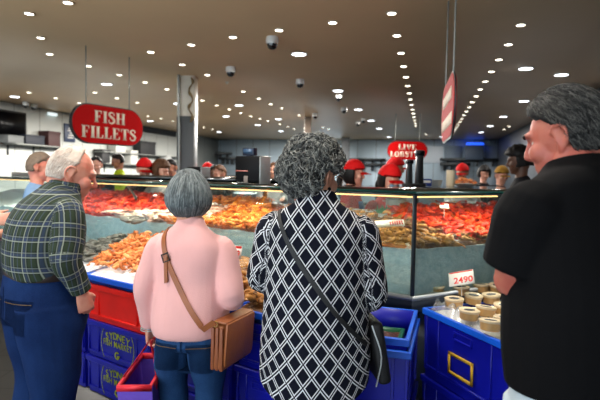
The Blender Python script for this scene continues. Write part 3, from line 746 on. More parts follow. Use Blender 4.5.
def fish_mesh(L=.22):
    bm = prims_bm(tube([(0, -.5 * L, 0), (0, -.4 * L, 0), (0, -.15 * L, 0), (0, .15 * L, 0), (0, .36 * L, 0), (0, .42 * L, 0)], [(.004, .006), (.022, .035), (.028, .05), (.02, .036), (.006, .012), (.005, .012)], side=(0, 0, 1), n=12, sub=2))
    addprim(bm, tube([(0, .40 * L, 0), (0, .5 * L, 0)], [(.003, .012), (.002, .042)], side=(0, 0, 1), n=8, sub=2, cap=.3))
    addprim(bm, tube([(.04, -.1 * L, 0), (.055, .1 * L, 0)], [(.002, .012), (.002, .008)], side=(0, 0, 1), n=6, sub=1))
    me = bpy.data.meshes.new('fish'); bm.to_mesh(me); bm.free(); me.materials.append(m_sf['grey']); me.polygons.foreach_set('use_smooth', np.ones(len(me.polygons), dtype=bool)); return me
rg = random.Random(11)
def hidden_px(px, py):
    return (268 < px < 338 and py > 150) or (174 < px < 200 and 175 < py < 330)
CRI = CR3.transposed()
def project(p):
    q = CRI @ (V(p) - EYE); return 300 + FPX * q.x / -q.z, 200 - FPX * q.y / -q.z
def merge_pts(o_me_list, pts, tilt=.6, lift=.014, scale=(.85, 1.15)):
    bm = bmesh.new()
    for p in pts:
        me = rg.choice(o_me_list); q = me.copy(); s = rg.uniform(*scale)
        q.transform(Matrix.Translation(p + V((0, 0, lift + rg.uniform(0, .012)))) @ Euler((rg.uniform(-tilt, tilt) + (PI if rg.random() < .4 else 0), rg.uniform(-tilt, tilt), rg.uniform(0, 6.28))).to_matrix().to_4x4() @ Matrix.Scale(s, 4))
        bm.from_mesh(q); bpy.data.meshes.remove(q)
    me = bpy.data.meshes.new('lower_prawns'); bm.to_mesh(me); bm.free(); return me
def scatter(name, meshes, pts, label, cat, group, tilt=.6, lift=.014, scale=(.85, 1.15)):
    for p in pts:
        o = bpy.data.objects.new(name, rg.choice(meshes)); COL.objects.link(o); o.location = p + V((0, 0, lift + rg.uniform(0, .012)))
        o.rotation_euler = (rg.uniform(-tilt, tilt) + (PI if rg.random() < .4 else 0), rg.uniform(-tilt, tilt), rg.uniform(0, 6.28)); s = rg.uniform(*scale); o.scale = (s, s, s)
        tag(o, label, cat, group)
def sample(seg, t0, t1, kind, n, dmin, wmax=.79):
    out = []; tries = 0
    while len(out) < n and tries < n * 60:
        tries += 1; t = rg.uniform(t0, t1); w = rg.uniform(.04, wmax)
        if t < tmin(seg, w) or kind_at(seg, t, w) != kind: continue
        p = mound_pt(seg, t, w, .02); px, py = project(p)
        if hidden_px(px, py) or px < -15 or px > 530: continue
        if any((p - q).length < dmin for q in out): continue
        out.append(p)
    return out
def near_split(pts, n):
    pts = sorted(pts, key=lambda p: (p - EYE).length); return pts[:n], pts[n:]
def rest(label, pts, meshes, name, mat):
    me = merge_pts(meshes, pts); me.materials.clear(); c = sum(pts, V()) / len(pts); o = obj(name, me, mat, origin=c, smooth=False); me.polygons.foreach_set('use_smooth', np.ones(len(me.polygons), dtype=bool)); tag(o, label, 'seafood', kind='stuff')
a_, b_ = near_split(sample('L', 2.15, 4.3, 'red', 300, .038), 130)
rest('farther red cooked prawns of the left heap by the bald man', b_, PM['red'], 'cooked_prawn_mass', m_heap['red'])
scatter('cooked_prawn', PM['red'], a_, 'red cooked prawn in the heap between the bald man and the bobbed head', 'prawn', 'red cooked prawns at the left of the counter')
scatter('orange_prawn', PM['orange'], sample('L', 1.0, 2.5, 'orange', 230, .034), 'orange cooked prawn in the heap behind the pink jumper', 'prawn', 'orange cooked prawns in the middle of the counter')
scatter('raw_prawn', PM['raw'], sample('L', 0, .95, 'raw', 85, .036) + sample('R', 0, 1.8, 'raw', 85, .036), 'brown raw prawn in the heap at the counter corner', 'prawn', 'brown raw prawns at the counter corner')
a_, b_ = near_split(sample('R', 0, 1.8, 'red', 290, .038), 168)
rest('farther red cooked prawns of the heap right of the post', b_, PM['red'], 'cooked_prawn_mass', m_heap['red'])
scatter('cooked_prawn', PM['red'], a_, 'red cooked prawn in the heap right of the counter corner post', 'prawn', 'red cooked prawns in the right counter')
scatter('squid', [squid_mesh()], sample('L', 1.85, 2.9, 'squid', 64, .05), 'pale pink squid lying on ice left of the bobbed head', 'squid', 'pale squid on the ice', tilt=.3)
fm = fish_mesh()
fp = []
for px, py in ((124, 223), (129, 225), (135, 223.5), (140, 225), (131, 221.5)):
    p = Pz(px, py, 1.062); fp.append(p + V((0, 0, .012)))
scatter('whole_fish', [fm], fp, 'small dark whole fish on the ice edge left of the pink jumper', 'fish', 'small dark fish on the ice edge', tilt=.2, scale=(.6, .8))
# ------------------------------------------------------------------ crates in front of the counter
F0 = V((-1.2, 3.15, 0)); FD = V((.82, -.5724, 0)).normalized(); FB = V((.5724, .82, 0)).normalized()
def cmat(name, c): return M(name, c, .35, var=.10, vscale=6, spec=.5)
m_cblue = cmat('crate_blue', (14, 20, 150)); m_cbright = cmat('crate_bright_blue', (20, 92, 214)); m_cred = cmat('crate_red', (226, 26, 16)); m_cgreen = cmat('tray_green', (16, 84, 50))
m_let = M('stencil_yellow_green', (150, 160, 30), .6); m_yel = M('label_yellow', (206, 160, 34), .55)
def crate(label, p, dx, w, d, z0, h, mat, rim=None, letter=False, group=None, name='crate', ribs=True, thick=.012, cat='crate', slot=True):
    """p: front left foot corner (seen from outside its front); dx: along the front"""
    dx = V(dx).normalized(); dy = V((-dx.y, dx.x, 0)); c = V(p) + dx * w / 2 + dy * d / 2
    o = thing(name, label, cat, (c.x, c.y, z0), math.atan2(dx.y, dx.x), group)
    tp = .012 if ribs else .02
    def rect(i, t=1): return [(-w / 2 + i, -d / 2 + i), (w / 2 - i, -d / 2 + i), (w / 2 - i, d / 2 - i), (-w / 2 + i, d / 2 - i)]
    bm = bmesh.new()
    prism(bm, rect(tp + .004), .002, .014)
    lo, hi = rect(tp + .004), rect(.004); li, hi2 = rect(tp + .004 + thick), rect(.004 + thick)
    for k in range(4):
        j = (k + 1) % 4; prism(bm, [lo[k], lo[j], li[j], li[k]], .004, h - .002, top=[hi[k], hi[j], hi2[j], hi2[k]])
    if ribs:
        for q in (-.46, -.3, .3, .46):
            for s in (-1, 1): box(bm, (w * q, s * (d / 2 - .010), h * .52), (.014, .016, h * .8), bev=.002, seg=1)
        for q in (-.35, .35):
            for s in (-1, 1): box(bm, (s * (w / 2 - .010), d * q, h * .52), (.016, .014, h * .8), bev=.002, seg=1)
        for s in (-1, 1): box(bm, (0, s * (d / 2 - .011), h * .16), (w * .94, .016, .012), bev=.002, seg=1)
    obj('body', bm, mat, o)
    bm = bmesh.new(); ro, ri = rect(-.004), rect(.016)
    for k in range(4):
        j = (k + 1) % 4; prism(bm, [ro[k], ro[j], ri[j], ri[k]], h - .034, h)
    bmesh.ops.bevel(bm, geom=bm.edges[:], offset=.003, segments=1, affect='EDGES')
    obj('rim', bm, rim or mat, o)
    if slot:
        for s in ((-1, 1) if not letter else ()):
            bm = bmesh.new(); box(bm, (0, s * (d / 2 - .006), h - .060), (.13, .012, .012), bev=.003); box(bm, (0, s * (d / 2 - .006), h - .095), (.13, .012, .010), bev=.003)
            for q in (-1, 1): box(bm, (q * .065, s * (d / 2 - .006), h - .078), (.010, .012, .045), bev=.003)
            obj('hand_grip', bm, mat, o)
    if letter:
        bm = bmesh.new(); F = lambda x, z: frame((x, -d / 2 + .003, z), (1, 0, 0), (0, 0, 1), (0, -1, 0))
        for i, ch in enumerate('SYDNEY'):
            q = (i - 2.5) / 2.5; text_bm(bm, ch, F(q * .104 + .01, h * .66 - .012 * q * q) @ Matrix.Rotation(-q * .14, 4, 'Z'), .064, .002, 1.0, .0004)
        text_bm(bm, 'FISH MARKET', F(.01, h * .45), .056, .002, .80, .0003, spacing=1.12)
        obj('printed_lettering', bm, m_let, o); bm = bmesh.new()
        # round emblem: an open ring with an inner hook
        for a0, a1, r_ in ((50, 330, .026),):
            for k in range(12):
                a, b = R(a0 + (a1 - a0) * k / 12), R(a0 + (a1 - a0) * (k + 1) / 12)
                extrude_poly(bm, [((r_ - .011) * math.cos(a), (r_ - .011) * math.sin(a)), (r_ * math.cos(a), r_ * math.sin(a)), (r_ * math.cos(b), r_ * math.sin(b)), ((r_ - .011) * math.cos(b), (r_ - .011) * math.sin(b))], F(.01, h * .25), .002)
        extrude_poly(bm, [(0, -.010), (.026, -.010), (.026, .002), (0, .002)], F(.01, h * .25), .002)
        obj('printed_emblem', bm, m_let, o)
        for s in (-1, 1):
            bm = bmesh.new()
            for k in range(8):
                a, b = R(-35 + 70 * k / 8), R(-35 + 70 * (k + 1) / 8); r_ = .17
                extrude_poly(bm, [(s * (r_ - .004) * math.cos(a), (r_ - .004) * math.sin(a)), (s * r_ * math.cos(a), r_ * math.sin(a)), (s * r_ * math.cos(b), r_ * math.sin(b)), (s * (r_ - .004) * math.cos(b), (r_ - .004) * math.sin(b))], F(.01, h * .5), .002)
            obj('printed_arc', bm, m_let, o)
    return o
def fp_(s): return F0 + FD * s
def local_pt(o, x, y, z): return rootmat(o) @ V((x, y, z))
def fill(o, w, d, h, zrim, name, label, mat, bulge=.03, kind='stuff', cat='ice', slope=0.0):
    bm = bmesh.new(); n = 30; rows = []
    for j in range(n + 1):
        rr_ = []
        for i in range(n + 1):
            x, y = -w / 2 + w * i / n, -d / 2 + d * j / n; e = min(i, j, n - i, n - j) / n
            p = V((x, y, zrim + bulge * min(1, e * 6) + slope * (y + d / 2) + .008 * noise.noise(V((x * 16, y * 16, zrim))) + .006 * noise.noise(V((x * 40, y * 40, 3))))); rr_.append(bm.verts.new(p))
        rows.append(rr_)
    for j in range(n):
        for i in range(n): bm.faces.new((rows[j][i], rows[j][i + 1], rows[j + 1][i + 1], rows[j + 1][i]))
    edge = [(i, 0) for i in range(n)] + [(n, j) for j in range(n)] + [(n - i, n) for i in range(n)] + [(0, n - j) for j in range(n)]
    top = [rows[j][i] for i, j in edge]; low = [bm.verts.new((v.co.x * .97, v.co.y * .97, zrim - h)) for v in top]; m = len(top)
    for k in range(m): bm.faces.new((top[k], low[k], low[(k + 1) % m], top[(k + 1) % m]))
    bm.faces.new(low)
    bm.transform(rootmat(o)); c = rootmat(o) @ V((0, 0, zrim - h))
    return tag(obj(name, bm, mat, origin=c), label, cat, kind=kind)
def tray_scatter(o, w, d, z, n, meshes, dmin, name, label, cat, group, x0=-.5, x1=.5, y0=-.5, y1=.5, tilt=.6, scale=(.85, 1.15), skip=None, slope=0.0, keep=None):
    pts = []; tr = 0
    while len(pts) < n and tr < n * 50:
        tr += 1; x, y = rg.uniform(x0, x1) * w, rg.uniform(y0, y1) * d; p = local_pt(o, x, y, z + slope * (y + d / 2) + .012 * noise.noise(V((x * 9, y * 9, 0))))
        if keep and not keep(x, y): continue
        if any((p - q).length < dmin for q in pts): continue
        if skip and skip(*project(p)): continue
        pts.append(p)
    scatter(name, meshes, pts, label, cat, group, tilt, .01, scale)

m_ice2 = M('white_ice', (246, 250, 250), .4, var=.08, vscale=40, bump=.6, bscale=70)
# stack of lettered crates between the bald man and the pink jumper
ha = .245
pB = fp_(-.27); wB, dB = .66, .40
crate('blue crate lettered SYDNEY FISH MARKET standing on the floor under its twin', pB, FD, wB, dB, 0, ha, m_cblue, letter=True)
crate('blue crate lettered SYDNEY FISH MARKET directly under the red crate', pB, FD, wB, dB, ha, ha, m_cblue, letter=True)
crate('red crate stacked on blue lettered crates left of the pink jumper', pB, FD, wB, dB, 2 * ha, ha - .005, m_cred, slot=False)
t = crate('bright blue shallow tray of small orange prawns on the red crate', pB - FB * .006, FD, wB, .74, 3 * ha - .005, .06, m_cbright, name='shallow_tray', ribs=False, slot=False, cat='tray')
fill(t, .62, .70, .04, .055, 'crushed_ice', 'ice bed of the tray of small orange prawns', m_ice2, .035, slope=.17)
trayB = t
skew = lambda x, y: x + .31 + .62 * (y + .35)
tray_scatter(t, .62, .70, .104, 290, PM['small'], .027, 'small_prawn', 'small orange cooked prawn on ice in the bright blue tray', 'prawn', 'small orange prawns in the blue tray', -1.15, .46, -.42, .49, slope=.17, scale=(1.1, 1.4), keep=lambda x, y: skew(x, y) > 0)
tz = 3 * ha
ledge = bmesh.new()
for s0, s1 in ((-1.75, 1.42),):
    q0, q1 = fp_(s0) + FB * .44, fp_(s1) + FB * .44; prism(ledge, [q0, q1, q1 + FB * .29, q0 + FB * .29], 0, tz - .008)
o_ = tag(obj('plinth', ledge, m_base, origin=fp_(-.2) + FB * .6), 'dark plinth between the crates and the glass counter', 'plinth')
# left neighbours, mostly behind the bald man
pA = fp_(-.95)
for k, zz in enumerate((0, ha, 2 * ha)):
    crate(('plain blue crate on the floor behind the bald man', 'plain blue crate in the middle of the stack behind the bald man', 'plain blue crate on top of the stack behind the bald man')[k], pA, FD, wB, dB, zz, ha - (.005 if k == 2 else 0), m_cblue, letter=False)
t = crate('blue shallow tray of grey fish right behind the bald man', pA - FB * .006, FD, wB, .74, 3 * ha - .005, .06, m_cbright, name='shallow_tray', ribs=False, slot=False, cat='tray')
fill(t, .62, .70, .04, .055, 'crushed_ice', 'ice bed of the tray of grey fish', m_ice2, .03, slope=.17)
tray_scatter(t, .62, .70, .085, 90, [fm], .03, 'small_grey_fish', 'small grey fish in the tray right behind the bald man', 'fish', 'small grey fish in the left tray', -.42, .46, -.36, .46, tilt=.25, scale=(.45, .6), slope=.17, keep=lambda x, y: skew(x - .68, y) < -.08)
# stack behind the pink jumper
pC = fp_(.41)
for k, zz in enumerate((0, ha, 2 * ha)):
    crate(('plain blue crate on the floor in front of the pink jumper', 'plain blue crate in the middle of the stack in front of the pink jumper', 'plain blue crate on top of the stack in front of the pink jumper')[k], pC, FD, .64, dB, zz, ha - (.005 if k == 2 else 0), m_cblue)
t = crate('blue shallow tray of raw prawns in front of the pink jumper', pC - FB * .006, FD, .64, .74, 3 * ha - .005, .06, m_cbright, name='shallow_tray', ribs=False, slot=False, cat='tray')
trayC = t; fill(t, .60, .70, .04, .055, 'raw_prawn_layer', 'lower layer of raw prawns in the tray in front of the pink jumper', m_heap['raw'], .03, cat='seafood', slope=.17)
tray_scatter(t, .60, .70, .098, 40, PM['rawsmall'], .03, 'raw_prawn', 'chunky brown raw prawn in the tray in front of the pink jumper', 'prawn', 'raw prawns in the tray in front of the pink jumper', 0, .5, -.5, .5, skip=lambda x, y: x < 222, slope=.17)
# stack between pink jumper and diamond blouse
pD = fp_(1.07); wD = .36
for k, zz in enumerate((0, ha, 2 * ha)):
    crate(('plain blue crate on the floor between the pink jumper and the diamond blouse', 'plain blue crate in mid stack between the pink jumper and the diamond blouse', 'plain blue crate on top of its stack between the pink jumper and the diamond blouse')[k], pD, FD, wD, dB, zz, ha - (.005 if k == 2 else 0), m_cblue)
t = crate('bright blue tray heaped with brown raw prawns beside the diamond blouse', pD - FB * .006, FD, wD, .74, 3 * ha - .005, .06, m_cbright, name='shallow_tray', ribs=False, slot=False, cat='tray')
fill(t, wD - .04, .70, .04, .055, 'raw_prawn_layer', 'lower layer of raw prawns in the tray beside the diamond blouse', m_heap['raw'], .03, cat='seafood', slope=.17)
tray_scatter(t, wD - .04, .70, .098, 90, PM['rawsmall'], .03, 'raw_prawn', 'chunky brown raw prawn in the tray beside the diamond blouse', 'prawn', 'raw prawns in the tray beside the diamond blouse', -.5, .5, -.5, .5, skip=lambda x, y: x > 285, slope=.17)

# crate with open tub right of the diamond blouse
eR = V((.50, 2.17, 0)); eD = V((.955, -.297, 0)).normalized(); eB = V((-eD.y, eD.x, 0)); wE = .38; pE = eR - eD * wE; pE = V((pE.x, pE.y, 0))
crate('plain dark blue crate on the floor right of the diamond blouse', pE, eD, wE, .56, 0, .35, m_cblue)
crate('plain blue crate right of the diamond blouse holding the open tub', pE, eD, wE, .56, .35, .35, m_cblue, m_cbright)
tub = crate('open bright blue tub nested in the crate right of the diamond blouse', pE + eB * .02 + eD * .012, eD, wE - .024, .52, .598, .152, m_cblue, m_cbright, name='open_tub', ribs=False, slot=False, cat='tub')
gt = crate('dark green tray lying inside the open blue tub', pE + eB * .16 + eD * .07, eD, .24, .30, .615, .05, m_cgreen, name='green_tray', ribs=False, slot=False, cat='tray')
fill(gt, .20, .26, .025, .03, 'dark_seaweed', 'dark reddish scraps in the green tray', M('dark_scraps', (70, 34, 26), .6, var=.5, vscale=60, bump=.6), .01, cat='scraps')

# right hand crates with tubs of dip
fP = V((.695, 2.745, 0)); fD = V((.355, -.935, 0)).normalized(); fB = V((-fD.y, fD.x, 0)); wF, dF = .66, .46
crate('blue crate on the floor under the crate of round tubs', fP, fD, wF, dF, 0, .375, m_cblue)
cf = crate('blue crate with a yellow square outline and round tubs on ice', fP, fD, wF, dF, .375, .375, m_cblue, m_cbright)
bm = bmesh.new(); fc = fP + V((0, 0, 0)); nrm = -fB
A1, A2, A3 = Pp(448.5, 351, fP, fB), Pp(473.5, 363.5, fP, fB), Pp(450, 374, fP, fB)
x0, x1 = (A1 - fP).dot(fD) - wF / 2, (A2 - fP).dot(fD) - wF / 2; z1 = (A1.z + A2.z) / 2 - .375; z0 = z1 - (A1.z - A3.z)
bw = .017
for (a, b, c, d) in ((x0, z0, x1, z0 + bw), (x0, z1 - bw, x1, z1), (x0, z0, x0 + bw, z1), (x1 - bw, z0, x1, z1)):
    box(bm, ((a + c) / 2, -dF / 2 - .001, (b + d) / 2), (c - a, .004, d - b))
obj('yellow_square_label', bm, m_yel, cf)
fill(cf, wF - .05, dF - .05, .20, .355, 'crushed_ice', 'ice packed round the tubs in the right crate', m_ice2, .03)
# loose clear bag ruffle and ice between crate and glass
m_film = NT('clear_film'); m_film.t.nodes.remove(m_film.b)
_t = m_film.n('ShaderNodeBsdfTransparent'); _g = m_film.n('ShaderNodeBsdfGlossy'); _g.inputs['Roughness'].default_value = .15; _d = m_film.n('ShaderNodeBsdfDiffuse'); _d.inputs[0].default_value = lin((220, 226, 228))
_m1 = m_film.n('ShaderNodeMixShader'); _m1.inputs[0].default_value = .5; m_film.l(_g.outputs[0], _m1.inputs[1]); m_film.l(_d.outputs[0], _m1.inputs[2])
_m2 = m_film.n('ShaderNodeMixShader'); _m2.inputs[0].default_value = .35; m_film.l(_t.outputs[0], _m2.inputs[1]); m_film.l(_m1.outputs[0], _m2.inputs[2]); m_film.l(_m2.outputs[0], m_film.o.inputs[0]); m_film = m_film.m
bm = bmesh.new(); n1, n2 = 60, 8; g = []
for i in range(n1 + 1):
    s = i / n1; base = fP + fB * (.035) + fD * (.02 + .42 * s); col_ = []
    for j in range(n2 + 1):
        f = j / n2; p = base + fB * (.10 * f) + UP * (.735 + .055 * math.sin(PI * f) + .016 * math.sin(s * 40 + f * 5) * (1 - abs(f - .5)))
        p += fD * .01 * math.sin(f * 9 + s * 31); col_.append(bm.verts.new(p))
    g.append(col_)
for i in range(n1):
    for j in range(n2): bm.faces.new((g[i][j], g[i + 1][j], g[i + 1][j + 1], g[i][j + 1]))
bmesh.ops.solidify(bm, geom=bm.faces[:], thickness=.001)
tag(obj('plastic_liner', bm, m_film, origin=fP + UP * .74), 'crumpled clear plastic liner along the edge of the right crate', 'liner')
m_tub = M('tub_tan', (204, 160, 100), .35, var=.12, vscale=30); m_lid = M('tub_lid', (222, 200, 164), .35, spec=.4); m_lab = M('tub_label', (26, 36, 62), .4)
tubs = [(436, 286), (461.5, 287), (481.5, 284.5), (454.4, 298.5), (473, 295), (491.5, 294.5), (469, 310), (485.5, 307), (490.5, 320.5), (503, 305), (505, 317), (497, 285)]
tp = None
for i, (px, py) in enumerate(tubs):
    p = Pz(px, py, .815 if i != 0 else .825)
    if tp is None:
        tp = o = thing('food_tub', None, 'tub')
        bm = bmesh.new(); lathe(bm, [(.036, 0), (.040, .003), (.044, .040), (.044, .041)], n=28); obj('cup', bm, m_tub, o)
        bm = bmesh.new(); lathe(bm, [(.046, .036), (.047, .039), (.047, .045), (.044, .047), (.041, .0455), (.01, .0455)], n=28); obj('lid', bm, m_lid, o)
        bm = bmesh.new(); lathe(bm, [(.026, .0457), (.026, .0468)], n=24, sy=.6); obj('label', bm, m_lab, o)
    else: o = copy_tree(tp)
    o.location = p - V((0, 0, .046)); o.scale = (1.1, 1.1, 1.05); o.rotation_euler = (rg.uniform(-.12, .12), rg.uniform(-.1, .1), rg.uniform(-.4, .4))
    tag(o, 'round tan dip tub with clear lid and dark oval sticker, on right crate ice', 'tub', 'round dip tubs in the right crate')
# price cards
m_card = M('white_card', (232, 230, 222), .5); m_redink = M('red_ink', (206, 22, 18), .5); m_pinkink = M('faint_ink', (222, 170, 160), .5)
def card(label, tl, tr, bl, txt=None, tsize=.5, tx=.5, band=.12, stake=True, half=False):
    tl, tr, bl = V(tl), V(tr), V(bl); x = (tr - tl); w = x.length; x.normalize(); y = (tl - bl); y -= x * y.dot(x); h = y.length; y.normalize(); z = x.cross(y)
    o = thing('price_card', label, 'price card', bl + x * w / 2)
    f = frame(bl, x, y, z)
    bm = bmesh.new(); extrude_poly(bm, [(0, 0), (w, 0), (w, h), (0, h)], f, -.002); obj('card', bm, m_card, o, world=True)
    bm = bmesh.new()
    if band: extrude_poly(bm, [(w * .03, h * (1 - band)), (w * (.5 if half else .97), h * (1 - band)), (w * (.5 if half else .97), h * .98), (w * .03, h * .98)], f, .0006)
    if txt == '#':
        for k in range(6): 
            a = w * (.50 + .08 * k); extrude_poly(bm, [(a, h * .2), (a + w * .05, h * .2), (a + w * .05, h * .8), (a, h * .8)], f, .0006)
    elif txt: text_bm(bm, txt, f @ Matrix.Translation((w * tx, h * .14, .0004)), h * tsize, .0006, .8, .0015)
    obj('red_print', bm, m_redink, o, world=True)
    if stake:
        bm = prims_bm(tube([bl + x * w / 2 - z * .004 + y * h * .5, bl + x * w / 2 - z * .004 - UP * .06], [.002, .002], n=6, sub=1)); obj('stake', bm, m_white, o, world=True)
card('large white price card reading 24.90 beside the round tubs', Pd(438.7, 274.7, 2.85), Pd(463, 270.7, 2.80), Pd(449.3, 286.7, 2.74), '2490', .60, .57, .1)
card('small white price card ending in 99 between the pink jumper and the diamond blouse', Pd(228.5, 245, 2.74), Pd(240.5, 246, 2.70), Pd(228.5, 258, 2.72), '899', .72, .5, .2)
card('long white price card lying on the brown raw prawns', Pd(376, 221, 3.12), Pd(404.5, 219, 3.11), Pd(376, 227.5, 3.06), '#', 1, .5, 0, False)
card('small white card with a red corner on the red prawns right of the post', Pd(440, 203, 3.42), Pd(449, 203.5, 3.42), Pd(440, 208, 3.40), None, 1, .5, .35, True, True)

# ------------------------------------------------------------------ things on and behind the counter top
def on(px, d, z=1.392): p = Pd(px, 180, d); p.z = z; return p
m_blackg = M('black_gloss', (6, 6, 8), .45, spec=.15); m_pinkrefl = M('pink_reflection', (196, 120, 110), .4)
def scale(label, px, d, w, h, head):
    p = on(px, d); o = thing('weighing_scale', label, 'scale', p, math.atan2(A.y, A.x) + PI)
    bm = bmesh.new(); box(bm, (0, 0, h / 2 + .01), (w, .12, h - .02), bev=.01); obj('housing', bm, m_blackg, o)
    bm = bmesh.new()
    for s in (-1, 1): box(bm, (s * w * .4, 0, .006), (.04, .10, .012), bev=.003)
    obj('foot', bm, m_black, o)
    bm = bmesh.new(); box(bm, (-.01, -.062, h * .17), (w * .16, .006, h * .25), bev=.002); obj('grey_plate', bm, M('plate_grey', (120, 110, 104), .5), o)
    bm = bmesh.new(); box(bm, (-w * .22, -.061, h * .47), (w * .5, .004, .008)); obj('stripe', bm, m_pinkrefl, o)  # pink reflection on the housing, put in as a coloured strip
    bm = bmesh.new(); box(bm, (w * .5 + .004, 0, h * .5), (.008, .125, h * .96), bev=.002); obj('side_trim', bm, m_steel, o)
    if head:
        bm = bmesh.new(); box(bm, (-w * .1, 0, h + .035), (w * .45, .05, .06), bev=.006); box(bm, (-w * .1, 0, h + .0), (.04, .04, .03)); hd = obj('display_head', bm, M('head_blue_black', (22, 32, 52), .3), o)
        bm = bmesh.new(); box(bm, (-w * .1, -.027, h + .037), (w * .36, .003, .035)); obj('display_window', bm, M('lcd_grey', (60, 84, 110), .2), hd)
    return o
scale('black weighing scale with a raised display on the glass counter top', 252, 3.9, .25, .218, True)
scale('small dark weighing scale farther along the counter, right of the pillar', 198, 5.0, .2, .14, False)
def pole(label, px, d, h, wd):
    p = on(px, d); o = thing('display_pole', label, 'display pole', p)
    bm = bmesh.new(); box(bm, (0, 0, .012), (.10, .09, .024), bev=.005); obj('base', bm, m_black, o)
    bm = bmesh.new(); box(bm, (0, 0, h * .45), (wd, .04, h * .86), bev=.008, taper=1.25); obj('upright', bm, m_black, o)
    bm = bmesh.new(); box(bm, (0, 0, h * .92), (wd * 1.45, .06, h * .18), bev=.014); hd = obj('display_head', bm, M('pole_head', (34, 40, 46), .3), o)
    bm = bmesh.new(); box(bm, (0, -.032, h * .92), (wd * 1.1, .004, h * .11)); obj('display_window', bm, m_screen, hd)
pole('tall black display pole in front of the live lobster sign', 419, 4.2, .30, .055)
pole('shorter black display pole left of the tall one below the live lobster sign', 409, 4.15, .22, .045)
p = on(424.5, 4.25); o = thing('food_carton', 'small blue and white carton right of the tall display pole', 'carton', p, .2)
bm = bmesh.new(); box(bm, (0, 0, .033), (.10, .07, .062), bev=.003); obj('carton_body', bm, M('carton_blue', (34, 58, 130), .5), o)
bm = bmesh.new(); box(bm, (.004, -.036, .040), (.07, .004, .022), bev=.001); box(bm, (-.02, -.036, .015), (.04, .004, .012)); obj('white_print', bm, m_white, o)
p = on(450.5, 4.3); o = thing('paper_towel_roll', 'upright cream paper towel roll on the right counter top', 'paper roll', p)
bm = bmesh.new(); lathe(bm, [(.012, .001), (.034, .001), (.036, .006), (.036, .138), (.034, .142), (.012, .142)], n=24); obj('roll', bm, M('paper_cream', (206, 190, 160), .8, bump=.3), o)
bm = bmesh.new(); lathe(bm, [(.010, .0), (.011, .143), (.006, .143)], n=12); obj('core', bm, m_cols['brown'], o)
p = on(434, 4.35); o = thing('steel_tray', 'low steel tray between the carton and the paper towel roll', 'tray', p, .1)
bm = bmesh.new(); lathe(bm, [(.05, .001), (.06, .004), (.072, .05), (.078, .052), (.076, .055), (.066, .05), (.05, .012), (.01, .012)], n=28, sy=.6); obj('dish', bm, m_steel, o)
pc_ = on(465, 4.45); o = thing('serving_platter', 'white platter heaped with orange prawns on the right counter top', 'platter', pc_)
bm = bmesh.new(); lathe(bm, [(.06, .001), (.07, .004), (.125, .022), (.13, .026), (.12, .026), (.06, .010), (.01, .010)], n=32); obj('plate', bm, m_white, o)
pts = []
for k in range(46):
    a, r_ = rg.uniform(0, 6.28), .095 * math.sqrt(rg.random()); pts.append(pc_ + V((r_ * math.cos(a), r_ * math.sin(a), .014 + .05 * (1 - (r_ / .1) ** 2))))
scatter('orange_prawn', PM['small'], pts, 'orange cooked prawn heaped on the white platter', 'prawn', 'prawns on the white platter', scale=(.5, .7), lift=.004)
q = Pd(396, 205, 4.0); q.z = 1.190; o = thing('stock_pot', 'steel pot on the rear ledge behind the brown raw prawns', 'pot', q)
bm = bmesh.new(); lathe(bm, [(.07, .001), (.08, .004), (.082, .098), (.088, .103), (.084, .107), (.076, .10), (.07, .02), (.01, .02)], n=28); obj('vessel', bm, m_steel, o)
for s in (-1, 1): obj('handle', prims_bm(tube([(s * .080, -.02, .085), (s * .104, -.018, .086), (s * .104, .018, .086), (s * .080, .02, .085)], [.004] * 4, n=8)), m_steel, o)
# scoop in the red prawns, green plastic grass
q = Pd(131, 191, 4.9); o = thing('scoop', 'grey scoop with its handle up, stuck in the red prawns', 'scoop', q)
bm = prims_bm(tube([(.05, .0, -.08), (.02, 0, -.02), (-.04, .02, .045)], [(.034, .012), (.026, .008), (.012, .008)], side=(0, 1, 0), n=10)); obj('blade_and_handle', bm, M('scoop_grey', (110, 108, 104), .4, .3), o)
bm = bmesh.new()
for i in range(260):
    t_ = .35 + 1.3 * i / 260; p = rpt(t_, .775 + rg.uniform(-.012, .012)); p.z = 1.20; d_ = V((rg.uniform(-.02, .02), rg.uniform(-.02, .02), rg.uniform(.03, .065)))
    addprim(bm, tube([p, p + d_ * .6, p + d_], [(.006, .0015), (.005, .0012), (.001, .0006)], n=5, sub=1))
tag(obj('plastic_grass', bm, M('plastic_green', (40, 120, 66), .4), origin=rpt(1, .775) + UP * 1.24), 'ruffled green plastic grass strip behind the red prawns', 'plastic grass', kind='stuff')
# second display counter across the hall
a = Pd(188, 170, 11.5); b = Pd(300, 170, 11.0); a.z = b.z = 0; x = (b - a).normalized(); y = V((-x.y, x.x, 0)); w = (b - a).length; f = frame(a, x, y, UP)
o = thing('display_counter', 'far glass display counter across the hall behind the black scale', 'counter', (a + b) / 2)
bm = bmesh.new(); box(bm, (w / 2, .5, .5), (w, 1.0, 1.0), bev=.01); bm.transform(f); obj('base_cabinet', bm, m_base, o, world=True)
bm = bmesh.new(); box(bm, (w / 2, .5, 1.40), (w, 1.0, .02)); bm.transform(f); obj('top_shelf', bm, m_top, o, world=True)
bm = bmesh.new(); box(bm, (w / 2, .06, 1.365), (w, .04, .03)); bm.transform(f); obj('light_strip', bm, Emat('pink_led', (255, 190, 170), 3), o, world=True)
bm = bmesh.new()
for k in range(5): box(bm, (w * (k + .5) / 5.0, .95, 1.2), (.03, .03, .4))
bm.transform(f); obj('rear_posts', bm, m_post, o, world=True)
bm = bmesh.new(); box(bm, (w / 2, .01, 1.2), (w, .006, .38)); bm.transform(f); obj('front_pane', bm, m_glass, o, world=True)
